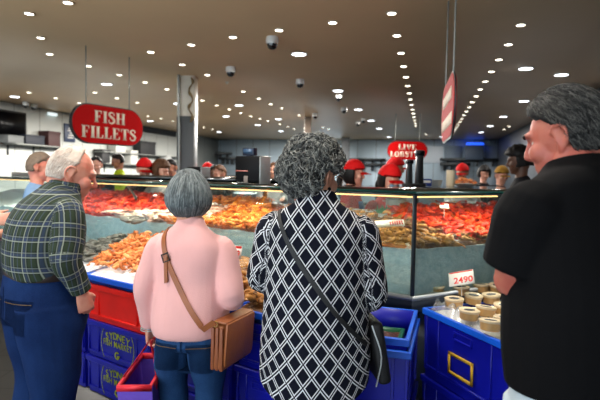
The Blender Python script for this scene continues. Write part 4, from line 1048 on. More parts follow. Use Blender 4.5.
# ------------------------------------------------------------------ people
def skin_mat(name, c, red):
    k = NT(name); f = k.noise(14, 4, rough=.6); k.l(k.ramp(f, [(.35, lin(c)), (.7, lin(red))]), k.b.inputs['Base Color']); k.b.inputs['Roughness'].default_value = .5
    k.b.inputs['Subsurface Weight'].default_value = .08; k.b.inputs['Subsurface Radius'].default_value = (.01, .004, .002); k.bump(k.noise(220, 3), .12, .002); return k.m
sk_old = skin_mat('skin_ruddy', (214, 150, 126), (204, 116, 96)); sk_fair = skin_mat('skin_fair', (216, 166, 142), (204, 138, 116)); sk_sun = skin_mat('skin_sunburnt', (178, 108, 88), (168, 78, 66)); sk_mid = skin_mat('skin_olive', (196, 146, 118), (184, 122, 98)); sk_tan = skin_mat('skin_tan', (176, 122, 94), (160, 100, 76)); sk_dark = skin_mat('skin_brown', (110, 74, 54), (96, 62, 46))
m_eyew = M('eye_white', (176, 166, 158), .3); m_iris = M('eye_iris', (40, 30, 24), .15)
def pat_coord(k):
    a = k.n('ShaderNodeAttribute'); a.attribute_name = 'pat'; s = k.n('ShaderNodeSeparateXYZ'); k.l(a.outputs['Vector'], s.inputs[0]); return s.outputs[0], s.outputs[1], a.outputs['Vector']
def weave(k, amt=.25, sc=260): k.bump(k.noise(sc, 2), amt, .002)
def diamond_mat():
    k = NT('diamond_lattice_cloth'); u, v, _ = pat_coord(k)
    u = k.math('DIVIDE', u, .066); v = k.math('DIVIDE', v, .090)
    def lines(s):
        f = k.math('FRACT', s); f = k.math('SUBTRACT', f, .5); f = k.math('ABSOLUTE', f); d = k.math('SUBTRACT', .5, f)      # 0 at a lattice line, .5 mid cell
        lo = k.math('MULTIPLY_ADD', d, 40, -.060 * 40 + .5, clamp=True); hi = k.math('MULTIPLY_ADD', d, -40, .128 * 40 + .5, clamp=True)
        inn = k.math('MULTIPLY_ADD', d, 40, -.04 * 40 + .5, clamp=True)
        return k.math('MULTIPLY', lo, hi), d, inn
    a, da, ia = lines(k.math('ADD', u, v)); b, db, ib = lines(k.math('SUBTRACT', u, v))
    w = k.math('MAXIMUM', k.math('MULTIPLY', a, ib), k.math('MULTIPLY', b, ia))
    k.l(k.mix(w, lin((13, 16, 28)), lin((218, 220, 224))), k.b.inputs['Base Color']); k.b.inputs['Roughness'].default_value = .8; k.b.inputs['Specular IOR Level'].default_value = .12; weave(k); return k.m
def plaid_mat():
    k = NT('plaid_flannel'); u, v, _ = pat_coord(k); base = lin((48, 58, 44))
    col = k.mix(k.math('MULTIPLY', k.math('ADD', k.stripe(u, .068, .25, .26, .006), k.stripe(v, .068, .25, .26, .006)), .5), base, lin((24, 30, 26)))
    for (c, x, per, ce, hf, st_) in ((lin((62, 74, 104)), u, .068, .75, .09, .42), (lin((62, 74, 104)), v, .068, .75, .09, .42), (lin((160, 166, 150)), u, .068, .60, .028, .75), (lin((160, 166, 150)), v, .068, .60, .028, .75), (lin((140, 146, 140)), u, .068, .90, .022, .6), (lin((140, 146, 140)), v, .068, .90, .022, .6), (lin((90, 100, 130)), u, .068, .25, .02, .4)):
        col = k.mix(k.math('MULTIPLY', k.stripe(x, per, ce - .5, hf, .004), st_), col, c)
    k.l(col, k.b.inputs['Base Color']); k.b.inputs['Roughness'].default_value = .9; k.b.inputs['Specular IOR Level'].default_value = .12; weave(k); return k.m
def cloth(name, c, rough=.85, var=.06, sc=9, knit=False):
    k = NT(name); l = lin(c); f = k.noise(sc, 4); k.l(k.ramp(f, [(.3, tuple(x * (1 - var) for x in l[:3]) + (1,)), (.7, tuple(min(1, x * (1 + var)) for x in l[:3]) + (1,))]), k.b.inputs['Base Color'])
    k.b.inputs['Roughness'].default_value = rough; k.b.inputs['Sheen Weight'].default_value = .2 if knit else 0; k.b.inputs['Specular IOR Level'].default_value = .12; k.bump(k.noise(300 if not knit else 160, 3), .3, .003); return k.m
def denim(name, c, c2):
    k = NT(name); f = k.noise(5, 5, rough=.6); g = k.noise(180, 2); f = k.math('ADD', k.math('MULTIPLY', f, .8), k.math('MULTIPLY', g, .25))
    k.l(k.ramp(f, [(.35, lin(c)), (.75, lin(c2))]), k.b.inputs['Base Color']); k.b.inputs['Roughness'].default_value = .9; k.b.inputs['Specular IOR Level'].default_value = .1; k.bump(g, .3, .003); return k.m
m_denim = denim('dark_denim', (14, 32, 70), (26, 50, 94)); m_denim2 = denim('mid_denim', (26, 52, 90), (44, 78, 122))
m_shoe = M('shoe_black', (24, 22, 22), .5); m_leather = M('belt_brown', (40, 28, 24), .45)
def hairmat(name, stops):
    k = NT(name); a = k.n('ShaderNodeAttribute'); a.attribute_name = 'tone'; f = k.math('ADD', k.math('MULTIPLY', k.noise(40, 3), .5), k.math('MULTIPLY', a.outputs['Fac'], .6))
    k.l(k.ramp(f, [(p, lin(c)) for p, c in stops]), k.b.inputs['Base Color']); k.b.inputs['Roughness'].default_value = .6; k.b.inputs['Specular IOR Level'].default_value = .3; return k.m
def hand(wr, d, pn, th, curl=.4, s=1.0, spread=.1):
    wr, d, pn, th = V(wr), V(d).normalized(), V(pn).normalized(), V(th).normalized(); out = []
    pn = (pn - d * pn.dot(d)).normalized(); y = d.cross(pn); y = y if y.dot(th) > 0 else -y
    out.append(tube([wr - d * .02 * s, wr + d * .03 * s, wr + d * .07 * s, wr + d * .092 * s], [(.026 * s, .019 * s), (.034 * s, .018 * s), (.040 * s, .014 * s), (.038 * s, .011 * s)], side=y, n=14, sub=2, cap=.6))
    for k, (off, L) in enumerate(((.030, .074), (.010, .083), (-.010, .077), (-.029, .060))):
        p = wr + d * (.085 - .006 * abs(k - 1)) * s + y * off * s; pts = [p - d * .02 * s, p]; rad = [.0088 * s, .0092 * s]; ang = 0
        for seg, (fr, da) in enumerate(((.45, .55), (.31, 1.0), (.24, .7))):
            ang += curl * da; dd = d * math.cos(ang) + pn * math.sin(ang) + y * spread * (1.5 - k) * .25; p = p + dd.normalized() * L * fr * s; pts.append(p); rad.append((.0084, .0076, .0062)[seg] * s)
        out.append(tube(pts, rad, side=y, n=8, sub=2))
    b = wr + d * .022 * s + y * .022 * s; c2 = curl * .6
    out.append(tube([b, b + (d * .6 + y * .65 + pn * .15).normalized() * .035 * s, b + (d * .6 + y * .65 + pn * .15).normalized() * .035 * s + (d * (.85) + y * (.3 - .4 * c2) + pn * (.2 + c2)).normalized() * .034 * s, b + (d * .6 + y * .65).normalized() * .035 * s + (d * .85 + y * (.3 - .4 * c2) + pn * (.2 + c2)).normalized() * .060 * s], [.013 * s, .0112 * s, .0094 * s, .007 * s], side=pn, n=8, sub=2))
    return out
def head_prims(Hm, s, nose=1.0):
    ps = [ell((0, -.012, .020), (.076, .097, .096)), ell((0, .028, -.045), (.058, .062, .074)), ell((0, .062, -.097), (.027, .025, .021)),
          tube([(0, .084, .026), (0, .099, -.004), (0, .107 * nose, -.021), (0, .090, -.032)], [.0085, .0088, .0105, .008], n=10, sub=2),
          ell((.011, .090, -.028), (.0075, .009, .007)), ell((-.011, .090, -.028), (.0075, .009, .007)), ell((0, .077, .032), (.052, .019, .013)),
          ell((.038, .058, -.022), (.026, .030, .030)), ell((-.038, .058, -.022), (.026, .030, .030)),
          ell((0, .081, -.060), (.024, .010, .0065)), ell((0, .078, -.073), (.020, .011, .007)), tube([(0, -.05, -.05), (0, .03, -.095)], [(.05, .05), (.04, .03)], n=12, sub=2)]
    for sg in (-1, 1):
        ps.append(ell((sg * .081, -.014, -.004), (.007, .019, .031), Matrix.Rotation(-.2, 3, 'X') @ Matrix.Rotation(sg * -.35, 3, 'Z')))
        ps.append(tube([(sg * .078, .008, .014), (sg * .088, -.004, .030), (sg * .094, -.024, .026), (sg * .095, -.034, .004), (sg * .089, -.026, -.020), (sg * .081, -.008, -.036)], [.0045, .0055, .006, .006, .0055, .007], n=8, sub=3))
        ps.append(ell((sg * .076, -.006, -.030), (.008, .010, .012)))
    for p in ps: p.V = p.V * s; xf(p, Hm)
    return ps
def figure(label, loc, yaw, H, sect, head, hyaw=0, hpitch=0, armL=None, armR=None, skin=sk_fair, topmat=None, pants=m_denim, voxel=.005, gvox=.006, pattern=False, sleeve=(.068, .056, .046), short=None, fold=.003, seed=1, post=None, hscale=None, legw=1.0, waist=None, topname='shirt', pantname='jeans', inset=.022, pz=None, feet=True, group=None, nose=1.0, eyes=True, collar=None):
    s = H / 1.70; hs = hscale or (s ** .5)
    o = thing('person', label, 'person', (loc[0], loc[1], 0), R(yaw), group)
    head = V(head); Hm = Matrix.Translation(head) @ Matrix.Rotation(R(hyaw), 4, 'Z') @ Matrix.Rotation(R(-hpitch), 4, 'X')
    zb = pz if pz else 1.0 * s
    S_ = sorted(sect, key=lambda q: q[0]); top = S_[-1]
    # body
    ins = lambda r: max(.03, r - inset)
    bs = [q for q in S_ if q[0] > zb - .05]
    low = [(.82 * s, bs[0][1], bs[0][2] * .86, bs[0][3] * .9), (.90 * s, bs[0][1], bs[0][2] * .95, bs[0][3])]
    seq = [q for q in low if q[0] < bs[0][0] - .03] + bs
    body = [tube([(0, q[1], q[0]) for q in seq], [(ins(q[2]), ins(q[3])) for q in seq], n=22, sub=3, cap=.25)]
    nk = Hm @ V((0, -.028, -.075)) ; r0 = .056 * hs
    body.append(tube([(0, top[1], top[0] - .05), (0, top[1] + .3 * (nk.y - top[1]), top[0] + .005), tuple(nk)], [(.07 * hs, .062 * hs), r0, r0 * .98], n=18, sub=4))
    body += head_prims(Hm, hs, nose)
    gar = [tube([(0, q[1], q[0]) for q in S_], [(q[2], q[3]) for q in S_], n=32, sub=5, cap=.12, squ=.12)]
    gar[0].planar = 1.10 * max(q[2] for q in S_); gar[0].Rref = np.array([sorted(q[2] for q in S_)[-2]])
    for arm in (armL, armR):
        if not arm: continue
        sh, el, wr = V(arm['sh']), V(arm['el']), V(arm['wr']); inn = V((sh.x * .55, sh.y, sh.z + .005))
        ar = s * arm.get('k', 1)
        body.append(tube([inn, sh, sh.lerp(el, .5), el, el.lerp(wr, .45), wr], [.045 * ar, .046 * ar, .042 * ar, .037 * ar, .038 * ar, .025 * ar], n=14, sub=3))
        d = arm.get('hd', (wr - el).normalized()); body += hand(wr, d, arm.get('pn', (0, 0, -1)), arm.get('th', (0, 1, 0)), arm.get('curl', .5), hs * arm.get('hk', .95))
        a, b, c = [x * s for x in sleeve]
        if short: e = sh.lerp(el, short); gar.append(tube([inn, sh, sh.lerp(el, short * .55), e], [(a * .75, a * .8), (a * .9, a * .95), (b * 1.02, b * 1.02), (b, b)], n=20, sub=4, cap=.15))
        else:
            w2 = el.lerp(wr, arm.get('sl', .97)); mid = (sh + el) / 2
            gar.append(tube([inn, sh, mid, el, (el + w2) / 2, w2], [(a * .7, a * .8), (a * .86, a * .9), ((a + b) / 2, (a + b) / 2), (b, b), ((b + c) / 2, (b + c) / 2), (c, c)], n=20, sub=5, cap=.15))
        gar[-1].Rref = np.array([a])
    hz_ = .90 * s if not pz else pz - .10; yb = bs[0][1] if not waist else waist[0][1]
    lw_ = .095 * s
    for sg in (-1, 1):
        body.append(tube([(sg * lw_, yb, hz_), (sg * lw_, yb + .005, hz_ * .75), (sg * lw_ * 1.03, yb + .01, .48 * s), (sg * lw_ * 1.05, yb - .01, .28 * s), (sg * lw_ * 1.05, yb - .02, .09 * s)], [.078 * s, .074 * s, .052 * s, .05 * s, .036 * s], n=14, sub=3))
        body.append(tube([(sg * lw_ * 1.05, yb - .06, .045), (sg * lw_ * 1.1, yb + .03, .045), (sg * lw_ * 1.25, yb + .15, .032)], [(.03, .035), (.038, .034), (.03, .018)], n=12, sub=2))
    obj('body', fuse('body', body, voxel, 3), skin, o)
    fo = folds(fold, seed)
    def pp(co, no):
        co = fo(co, no)
        return post(co, no) if post else co
    g = obj(topname, fuse(topname, gar, gvox, 5, pp, pattern), topmat, o)
    wz = waist or [(hz_ - .06, yb, .175 * s, .135 * s), (hz_ + .02, yb, .178 * s, .138 * s), (zb + .03, yb, .165 * s, .125 * s)]
    pr_ = [tube([(0, q[1], q[0]) for q in wz], [(q[2], q[3]) for q in wz], n=28, sub=4, cap=.3)]
    wd = wz[0][2]
    for sg in (-1, 1):
        pr_.append(tube([(sg * wd * .48, yb, wz[0][0] + .06), (sg * wd * .50, yb, wz[0][0] - .06), (sg * wd * .52, yb + .01, .50 * s), (sg * wd * .54, yb - .01, .28 * s), (sg * wd * .54, yb - .015, .075)], [(wd * .50 * legw ** .3, wz[0][3] * .92), (wd * .50 * legw ** .5, wz[0][3] * .84), (.080 * s * legw, .085 * s * legw), (.072 * s * legw, .078 * s * legw), (.068 * s * legw, .075 * s * legw)], n=20, sub=4, cap=.15))
    obj(pantname, fuse(pantname, pr_, gvox + .001, 5, folds(fold * 2.0, seed + 5, (14, 34), (.7, .7, 1.1))), pants, o)
    if feet:
        for sg in (-1, 1):
            obj('shoe', fuse('shoe', [tube([(sg * wd * .54, yb - .07, .05), (sg * wd * .56, yb + .03, .055), (sg * wd * .66, yb + .17, .035)], [(.042, .05), (.048, .048), (.038, .028)], n=14, sub=3), tube([(sg * wd * .54, yb - .075, .012), (sg * wd * .56, yb + .03, .012), (sg * wd * .66, yb + .18, .012)], [(.045, .011), (.05, .011), (.04, .011)], n=14, sub=3)], .006, 2), m_shoe, o)
    if eyes:
        for sg in (-1, 1):
            bm = bmesh.new(); c = Hm @ (V((sg * .032, .0640, .006)) * hs)
            bmesh.ops.create_uvsphere(bm, u_segments=14, v_segments=8, radius=.0108 * hs, matrix=Hm.to_3x3().to_4x4() @ Matrix.Rotation(R(-90), 4, 'X'))
            fwd = Hm.to_3x3() @ V((0, 1, 0))
            for f in bm.faces: f.material_index = 1 if f.calc_center_median().normalized().dot(fwd) > .86 else 0
            bm.transform(Matrix.Translation(c)); obj('eye', bm, [m_eyew, m_iris], o)
    return o, Hm, hs, g
# hair ---------------------------------------------------------------
def hair_radius(d): return 1 / math.sqrt((d.x / .080) ** 2 + ((d.y) / .102) ** 2 + (d.z / .118) ** 2)
def hair_shell(o, Hm, hs, fn, mat, nz=0.0, nf=20, name='hair', n=64, m=44, voxel=None):
    """fn(dir) -> thickness over the skull, negative where bare"""
    bm = bmesh.new(); rows = []
    for j in range(m + 1):
        ph = PI * j / m - PI / 2; rw = []
        for i in range(n):
            th = 2 * PI * i / n; d = V((math.cos(ph) * math.cos(th), math.cos(ph) * math.sin(th), math.sin(ph))); t = fn(d); r = hair_radius(d) * (1 if t > 0 else .80) + t
            if t > 0: r += nz * noise.noise(d * nf) + nz * .5 * noise.noise(d * nf * 2.3)
            rw.append(bm.verts.new(Hm @ (V((0, -.010, .012)) * hs + d * r * hs)))
        rows.append(rw)
    for j in range(m):
        for i in range(n):
            try: bm.faces.new((rows[j][i], rows[j][(i + 1) % n], rows[j + 1][(i + 1) % n], rows[j + 1][i]))
            except ValueError: pass
    bmesh.ops.remove_doubles(bm, verts=bm.verts, dist=.0004)
    return bm
def strands(bm, Hm, hs, fn, starts, steer, L, nseg, rad, lift=.002, wob=.0, curl=None, rnd=None):
    """thin tapered locks following the shell"""
    tones = []; rnd = rnd or random.Random(5)
    base = len(bm.verts)
    for d in starts:
        d = V(d).normalized(); pts = []; ph = rnd.uniform(0, 6.28); l = L * rnd.uniform(.6, 1.2); lf = lift * rnd.uniform(.3, 1.6); tw = rnd.uniform(-1, 1)
        for k in range(nseg + 1):
            t = fn(d)
            if t <= .0005 and k: break
            r = hair_radius(d) + max(t, 0) + lf
            p = V((0, -.010, .012)) + d * r
            if curl:
                ta = steer(d, tw); ta = (ta - d * ta.dot(d)).normalized(); bi = d.cross(ta); cr = curl * (0.7 + .6 * abs(tw)); p += (d * math.cos(ph + k * 1.05) + bi * math.sin(ph + k * 1.05)) * cr
            pts.append(Hm @ (p * hs)); g_ = steer(d, tw); g_ = (g_ - d * g_.dot(d))
            if g_.length < 1e-4: break
            d = (d + g_.normalized() * (l / nseg / .1)).normalized()
            if wob: d = (d + V((rnd.gauss(0, wob), rnd.gauss(0, wob), rnd.gauss(0, wob)))).normalized()
        if len(pts) < 3: continue
        n0 = len(bm.verts); q = len(pts)
        addprim(bm, tube(pts, [rad * (1 - .75 * (k / (q - 1)) ** 2) for k in range(q)], side=(.3, .5, .8), n=4, sub=1, cap=.5)); tones.append((n0, len(bm.verts), rnd.random()))
    return tones
def finish_hair(o, bm, tones, mat, name='hair'):
    me = bpy.data.meshes.new(name); bm.to_mesh(me); bm.free(); a = me.attributes.new('tone', 'FLOAT', 'POINT'); v = np.full(len(me.vertices), .35, 'f')
    for i, j, t in tones: v[i:j] = t
    a.data.foreach_set('value', v); me.polygons.foreach_set('use_smooth', np.ones(len(me.polygons), dtype=bool)); return obj(name, me, mat, o, smooth=False)
def rdirs(n, rnd, cond):
    out = []
    while len(out) < n:
        d = V((rnd.gauss(0, 1), rnd.gauss(0, 1), rnd.gauss(0, 1))).normalized()
        if cond(d): out.append(d)
    return out
def ribbon(o, mesh_obj, pts, width, thick, mat, name='strap', lift=.006, sub=5):
    """flat strap lying on a garment; pts are local (x, y-start, z, ray dir y)"""
    bv = BVHTree.FromPolygons([v.co for v in mesh_obj.data.vertices], [tuple(p.vertices) for p in mesh_obj.data.polygons])
    P = []; N = []
    C = catmull([p[:3] + ((1,) if len(p) < 4 else (p[3],)) for p in pts], sub)
    for x, y, z, dy in C:
        h = bv.ray_cast(V((x, y, z)), V((0, 1 if dy > 0 else -1, 0)))
        if h[0] is None: h = bv.find_nearest(V((x, -.04, z)))
        P.append(V(h[0])); N.append(V(h[1]))
    for _ in range(3):
        N = [sum(N[max(0, i - 2):i + 3], V()).normalized() for i in range(len(N))]; P = [P[0]] + [(P[i - 1] + P[i] * 2 + P[i + 1]) / 4 for i in range(1, len(P) - 1)] + [P[-1]]
    return P, N
def ribbon_mesh(P, N, width, thick, lift=.005):
    bm = bmesh.new(); rings = []
    for i in range(len(P)):
        T = (P[min(i + 1, len(P) - 1)] - P[max(i - 1, 0)]).normalized(); n = (N[i] - T * N[i].dot(T)).normalized(); s = T.cross(n); c = P[i] + n * lift
        rings.append([bm.verts.new(c + s * a * width / 2 + n * b * thick / 2) for a, b in ((-1, -1), (1, -1), (1, 1), (-1, 1))])
    for i in range(len(P) - 1):
        for k in range(4): bm.faces.new((rings[i][k], rings[i][(k + 1) % 4], rings[i + 1][(k + 1) % 4], rings[i + 1][k]))
    bm.faces.new(rings[0][::-1]); bm.faces.new(rings[-1]); return bm

def patch(o, mesh_obj, outline, mat, name, lift=.002, thick=.003, y0=-.6, grid=8):
    """a thin cloth patch laid on a garment; outline: four (x, z) corners seen from behind, clockwise"""
    bv = BVHTree.FromPolygons([v.co for v in mesh_obj.data.vertices], [tuple(p.vertices) for p in mesh_obj.data.polygons])
    bm = bmesh.new(); rows = []
    (ax, az), (bx, bz), (cx, cz), (dx, dz) = outline
    for j in range(grid + 1):
        rw = []
        for i in range(grid + 1):
            u, v = i / grid, j / grid; x = (ax * (1 - u) + bx * u) * (1 - v) + (dx * (1 - u) + cx * u) * v; z = (az * (1 - u) + bz * u) * (1 - v) + (dz * (1 - u) + cz * u) * v
            h = bv.ray_cast(V((x, y0, z)), V((0, 1, 0))); q = h[0] if h[0] is not None else bv.find_nearest(V((x, -.1, z)))[0]; rw.append(bm.verts.new(q + V((0, -lift, 0))))
        rows.append(rw)
    for j in range(grid):
        for i in range(grid): bm.faces.new((rows[j][i], rows[j][i + 1], rows[j + 1][i + 1], rows[j + 1][i]))
    bmesh.ops.solidify(bm, geom=bm.faces[:], thickness=thick); return obj(name, bm, mat, o)
def child(o, name): return [c for c in o.children if c.name.split('.')[0] == name][0]
def jeans_details(o, name, mat, zt, w, px=.082, ph=.13):
    j = child(o, name)
    for sg in (-1, 1):
        a, b = sorted((sg * (px - w / 2), sg * (px + w / 2))); patch(o, j, [(a, zt), (b, zt), (b - .010, zt - ph), (a + .010, zt - ph)], mat, 'back_pocket')
        patch(o, j, [(a + .002, zt - .012), (b - .002, zt - .012), (b - .002, zt - .016), (a + .002, zt - .016)], m_stitch, 'stitching', .0045, .001, grid=10)
    patch(o, j, [(-.004, zt + .05), (.004, zt + .05), (.004, zt - .16), (-.004, zt - .16)], mat, 'centre_seam', .002, .003, grid=14)
m_stitch = M('stitch_thread', (120, 96, 70), .8); m_dpock = denim('denim_pocket', (20, 42, 76), (36, 66, 106)); m_dpock2 = denim('dark_denim_pocket', (13, 30, 66), (25, 48, 90))
h_grey = hairmat('hair_curly_grey', [(.25, (22, 24, 25)), (.5, (70, 72, 72)), (.85, (158, 158, 150))])
h_bob = hairmat('hair_bob_grey', [(.2, (46, 52, 54)), (.5, (88, 96, 98)), (.85, (142, 150, 150))])
h_dark = hairmat('hair_dark_grey', [(.2, (10, 10, 10)), (.5, (32, 32, 31)), (.9, (92, 90, 86))])
h_white = hairmat('hair_white', [(.2, (176, 152, 138)), (.5, (206, 190, 176)), (.85, (232, 226, 216))])
h_black = hairmat('hair_black', [(.2, (10, 9, 9)), (.6, (22, 19, 18)), (.9, (44, 38, 34))])
h_brown = hairmat('hair_brown', [(.2, (52, 32, 20)), (.6, (98, 64, 40)), (.9, (140, 98, 66))])
h_sandy = hairmat('hair_sandy_grey', [(.2, (84, 70, 58)), (.6, (128, 110, 94)), (.9, (168, 150, 132))])
lerp = lambda a, b, t: a + (b - a) * max(0, min(1, t))
# --- curly grey haired woman in the diamond blouse -------------------
sectC = [(.575, 0, .222, .165), (.75, 0, .224, .165), (.95, 0, .212, .155), (1.1, 0, .203, .145), (1.22, -.005, .200, .13), (1.285, -.01, .192, .112), (1.325, -.015, .150, .092), (1.36, -.01, .095, .078), (1.405, 0, .069, .066)]
def postC(co, no):
    w = np.clip((.86 - co[:, 2]) / .28, 0, 1); arm = (np.abs(co[:, 0]) > .235) & (co[:, 2] > .85)
    lift = .085 * np.clip((np.abs(co[:, 0]) / .22) ** 2, 0, 1.1) * w; lift[arm] = 0; co[:, 2] += lift; return co
pC_, HmC, hsC, blouse = figure('woman with curly grey hair in a navy blouse with white diamond lattice', (.07, 2.0), -5, 1.62, sectC, (-.016, .035, 1.468), -38, 12,
    armL=dict(sh=(-.178, -.005, 1.262), el=(-.222, .01, 1.05), wr=(-.12, .20, 1.06), hd=(.5, .8, 0), pn=(0, 0, -1), th=(1, 0, 0)), armR=dict(sh=(.178, -.005, 1.262), el=(.224, .0, 1.0), wr=(.14, .20, 1.0), hd=(-.5, .8, 0), pn=(0, 0, -1), th=(-1, 0, 0)),
    skin=sk_mid, topmat=diamond_mat(), pants=m_denim2, pattern=True, sleeve=(.073, .066, .050), seed=3, post=postC, topname='blouse', inset=.03, pz=.86, fold=.0028, hscale=1.06, waist=[(.74, 0, .175, .13), (.80, 0, .18, .135), (.9, 0, .17, .12)])
def fnC(d):
    if d.y > .42 and d.z < .42: return -.01
    if d.z < -.86: return -.01
    side = max(0, abs(d.x))
    if d.x > .30 and d.y > -.34 and d.z < .06: return -.01
    t = lerp(.044, .036, d.z) - .016 * max(0, d.x) + .006 * math.sin(7 * d.x + 5 * d.z)
    if d.z < -.35: t = lerp(.040, .012, (-.35 - d.z) / .5)
    return t
rnd = random.Random(21)
bm = hair_shell(pC_, HmC, hsC, lambda d: fnC(d) - .010 if fnC(d) > 0 else fnC(d), h_grey, nz=.016, nf=7)
tn = strands(bm, HmC, hsC, lambda d: fnC(d) - .006, rdirs(1500, rnd, lambda d: fnC(d) > .004), lambda d, tw: V((tw + .4 * math.sin(9 * d.z), math.sin(5 * d.x + tw * 3), -.5 + tw)), .055, 10, .0021, .006, .03, .0085, rnd)
finish_hair(pC_, bm, tn, h_grey)
ear = HmC @ (V((.084, -.004, -.046)) * hsC)
bm = bmesh.new(); bmesh.ops.create_uvsphere(bm, u_segments=16, v_segments=10, radius=.0095, matrix=Matrix.Translation(ear)); e_ = obj('earring', bm, m_blackg, pC_); e_['label'] = 'round black earring'
gl = []
for sg in (-1, 1):
    c = V((sg * .033, .108, .006)); gl.append(tube([HmC @ ((c + V((.025 * math.cos(a), -.004 * abs(math.cos(a)), .019 * math.sin(a)))) * hsC) for a in [R(30 * i) for i in range(13)]], [.0016] * 13, n=6, sub=2))
    gl.append(tube([HmC @ (V((sg * .058, .104, .010)) * hsC), HmC @ (V((sg * .080, .06, .012)) * hsC), HmC @ (V((sg * .086, -.006, .012)) * hsC)], [.0015] * 3, n=6, sub=2))
gl.append(tube([HmC @ (V((-.009, .110, .01)) * hsC), HmC @ (V((.009, .110, .01)) * hsC)], [.0015] * 2, n=6, sub=1))
obj('glasses', prims_bm(*gl), m_cols['brown'], pC_)
P_, N_ = ribbon(pC_, blouse, [(-.148, -1, 1.345, 1), (-.132, -1, 1.28, 1), (-.075, -1, 1.17, 1), (.005, -1, 1.06, 1), (.085, -1, .955, 1), (.16, -1, .87, 1), (.20, -1, .825, 1)], .02, .004, m_blackg)
sb = thing('shoulder_bag', 'slim black zipped bag slung behind the right hip of the diamond blouse', 'bag', rootmat(pC_) @ V((.245, .03, .66)), R(-5))
inv = rootmat(sb).inverted() @ rootmat(pC_)
m_bagb = M('bag_black', (10, 10, 12), .6, bump=.2, bscale=90)
bm = bmesh.new(); box(bm, (0, 0, .12), (.052, .20, .25), Matrix.Rotation(R(-10), 3, 'Y') @ Matrix.Rotation(R(12), 3, 'Z'), bev=.02, seg=4); obj('pouch', bm, m_bagb, sb)
bm = prims_bm(tube([(.002, -.105, .0), (.018, -.112, .12), (-.02, -.10, .235)], [.003] * 3, n=6, sub=4)); obj('zipper', bm, m_steel, sb)
bm = ribbon_mesh([inv @ p for p in P_], [inv.to_3x3() @ n for n in N_], .017, .004, .006); obj('strap', bm, m_bagb, sb)

# --- grey bobbed woman in the pink jumper ----------------------------
sectP = [(.735, 0, .168, .135), (.775, 0, .178, .142), (.86, 0, .176, .138), (.98, 0, .170, .126), (1.09, -.01, .172, .118), (1.15, -.015, .166, .105), (1.195, -.014, .128, .085), (1.232, -.008, .078, .068), (1.262, 0, .062, .058)]
m_pink = cloth('pink_knit', (226, 170, 166), .9, .04, 6, True)
pP, HmP, hsP, jumper = figure('woman with a grey bob in a pink jumper, tan purse on her hip', (-.50, 2.30), -6, 1.49, sectP, (-.018, .022, 1.357), 6, 8,
    armL=dict(sh=(-.148, -.01, 1.135), el=(-.205, -.03, .945), wr=(-.212, .02, .745), hd=(.02, .10, -1), pn=(1, 0, 0), th=(0, 1, 0), curl=1.0), armR=dict(sh=(.148, -.01, 1.135), el=(.206, -.05, .915), wr=(.15, .14, .93), hd=(-.4, .9, 0), pn=(0, 0, -1), th=(-1, 0, 0)),
    skin=sk_fair, topmat=m_pink, pants=m_denim2, sleeve=(.078, .068, .046), seed=8, topname='jumper', pantname='jeans', pz=.84, fold=.005, waist=[(.70, 0, .168, .135), (.76, 0, .170, .135), (.86, 0, .158, .118)])
def fnP(d):
    if d.y > .40 and d.z < .45: return -.01
    if d.z < -.86: return -.01
    return lerp(.034, .018, (d.z + .1) / .9) * (1 if d.z > -.45 else lerp(1, .55, (-.45 - d.z) / .35))
bm = hair_shell(pP, HmP, hsP, fnP, h_bob, nz=.003, nf=9)
tn = strands(bm, HmP, hsP, fnP, rdirs(1500, rnd, lambda d: fnP(d) > 0 and d.z > -.5), lambda d, tw: (d - V((.06, -.35, .93))) * 1.0 + V((0, 0, -.45)) + V((tw * .12, 0, 0)), .14, 9, .0017, .0012, .006, None, rnd)
finish_hair(pP, bm, tn, h_bob)
bm = prims_bm(*[tube([(-.212 + .036 * math.cos(R(30 * i)), .018 + .030 * math.sin(R(30 * i)), zz) for i in range(13)], [.003] * 13, n=6, sub=2) for zz in (.728, .738)]); b_ = obj('bracelet', bm, m_steel, pP)
jeans_details(pP, 'jeans', m_dpock, .715, .125)
m_seam = M('seam_thread', (120, 92, 60), .8)
# purse
m_tan = M('purse_tan', (148, 84, 44), .45, var=.12, vscale=12, bump=.15, bscale=70)
pu = thing('purse', 'tan leather flap purse hanging at the hip of the pink jumper', 'purse', (-.300, 2.255, .605), R(-24))
bm = bmesh.new(); box(bm, (0, .0, .11), (.062, .23, .20), None, .016, 3, taper=1.12); obj('purse_body', bm, m_tan, pu)
bm = bmesh.new(); box(bm, (.040, .0, .125), (.012, .24, .19), Matrix.Rotation(R(4), 3, 'Y'), .005, 2); box(bm, (.012, .0, .222), (.064, .24, .012), Matrix.Rotation(R(4), 3, 'Y'), .005, 2); obj('flap', bm, m_tan, pu)
bm = bmesh.new()
for x in (-.022, .0, .022): box(bm, (x, -.122, .105), (.016, .014, .19), None, .006, 2, taper=1.2)
obj('gusset', bm, M('purse_gusset', (128, 68, 34), .5, bump=.2, bscale=60), pu)
m_brass = M('brass', (176, 140, 84), .3, .9)
ringp = V((-.01, -.125, .215))
bm = prims_bm(tube([ringp + V((.012 * math.cos(R(40 * i)), 0, .012 * math.sin(R(40 * i)))) for i in range(10)], [.0025] * 10, n=6, sub=2)); obj('ring', bm, m_brass, pu)
rw = rootmat(pP).inverted() @ (rootmat(pu) @ ringp)
P_, N_ = ribbon(pP, jumper, [(-.092, -1, 1.235, 1), (-.100, -1, 1.205, 1), (-.088, -1, 1.14, 1), (-.062, -1, 1.07, 1), (-.012, -1, .97, 1), (.05, -1, .865, 1), (.10, -1, .79, 1)], .025, .004, m_tan)
inv = rootmat(pu).inverted() @ rootmat(pP)
P_ = [inv @ p for p in P_] + [ringp + V((0, -.004, .014))]; N_ = [inv.to_3x3() @ n for n in N_]; N_.append(N_[-1])
obj('strap', ribbon_mesh(P_, N_, .024, .004, .006), m_tan, pu)
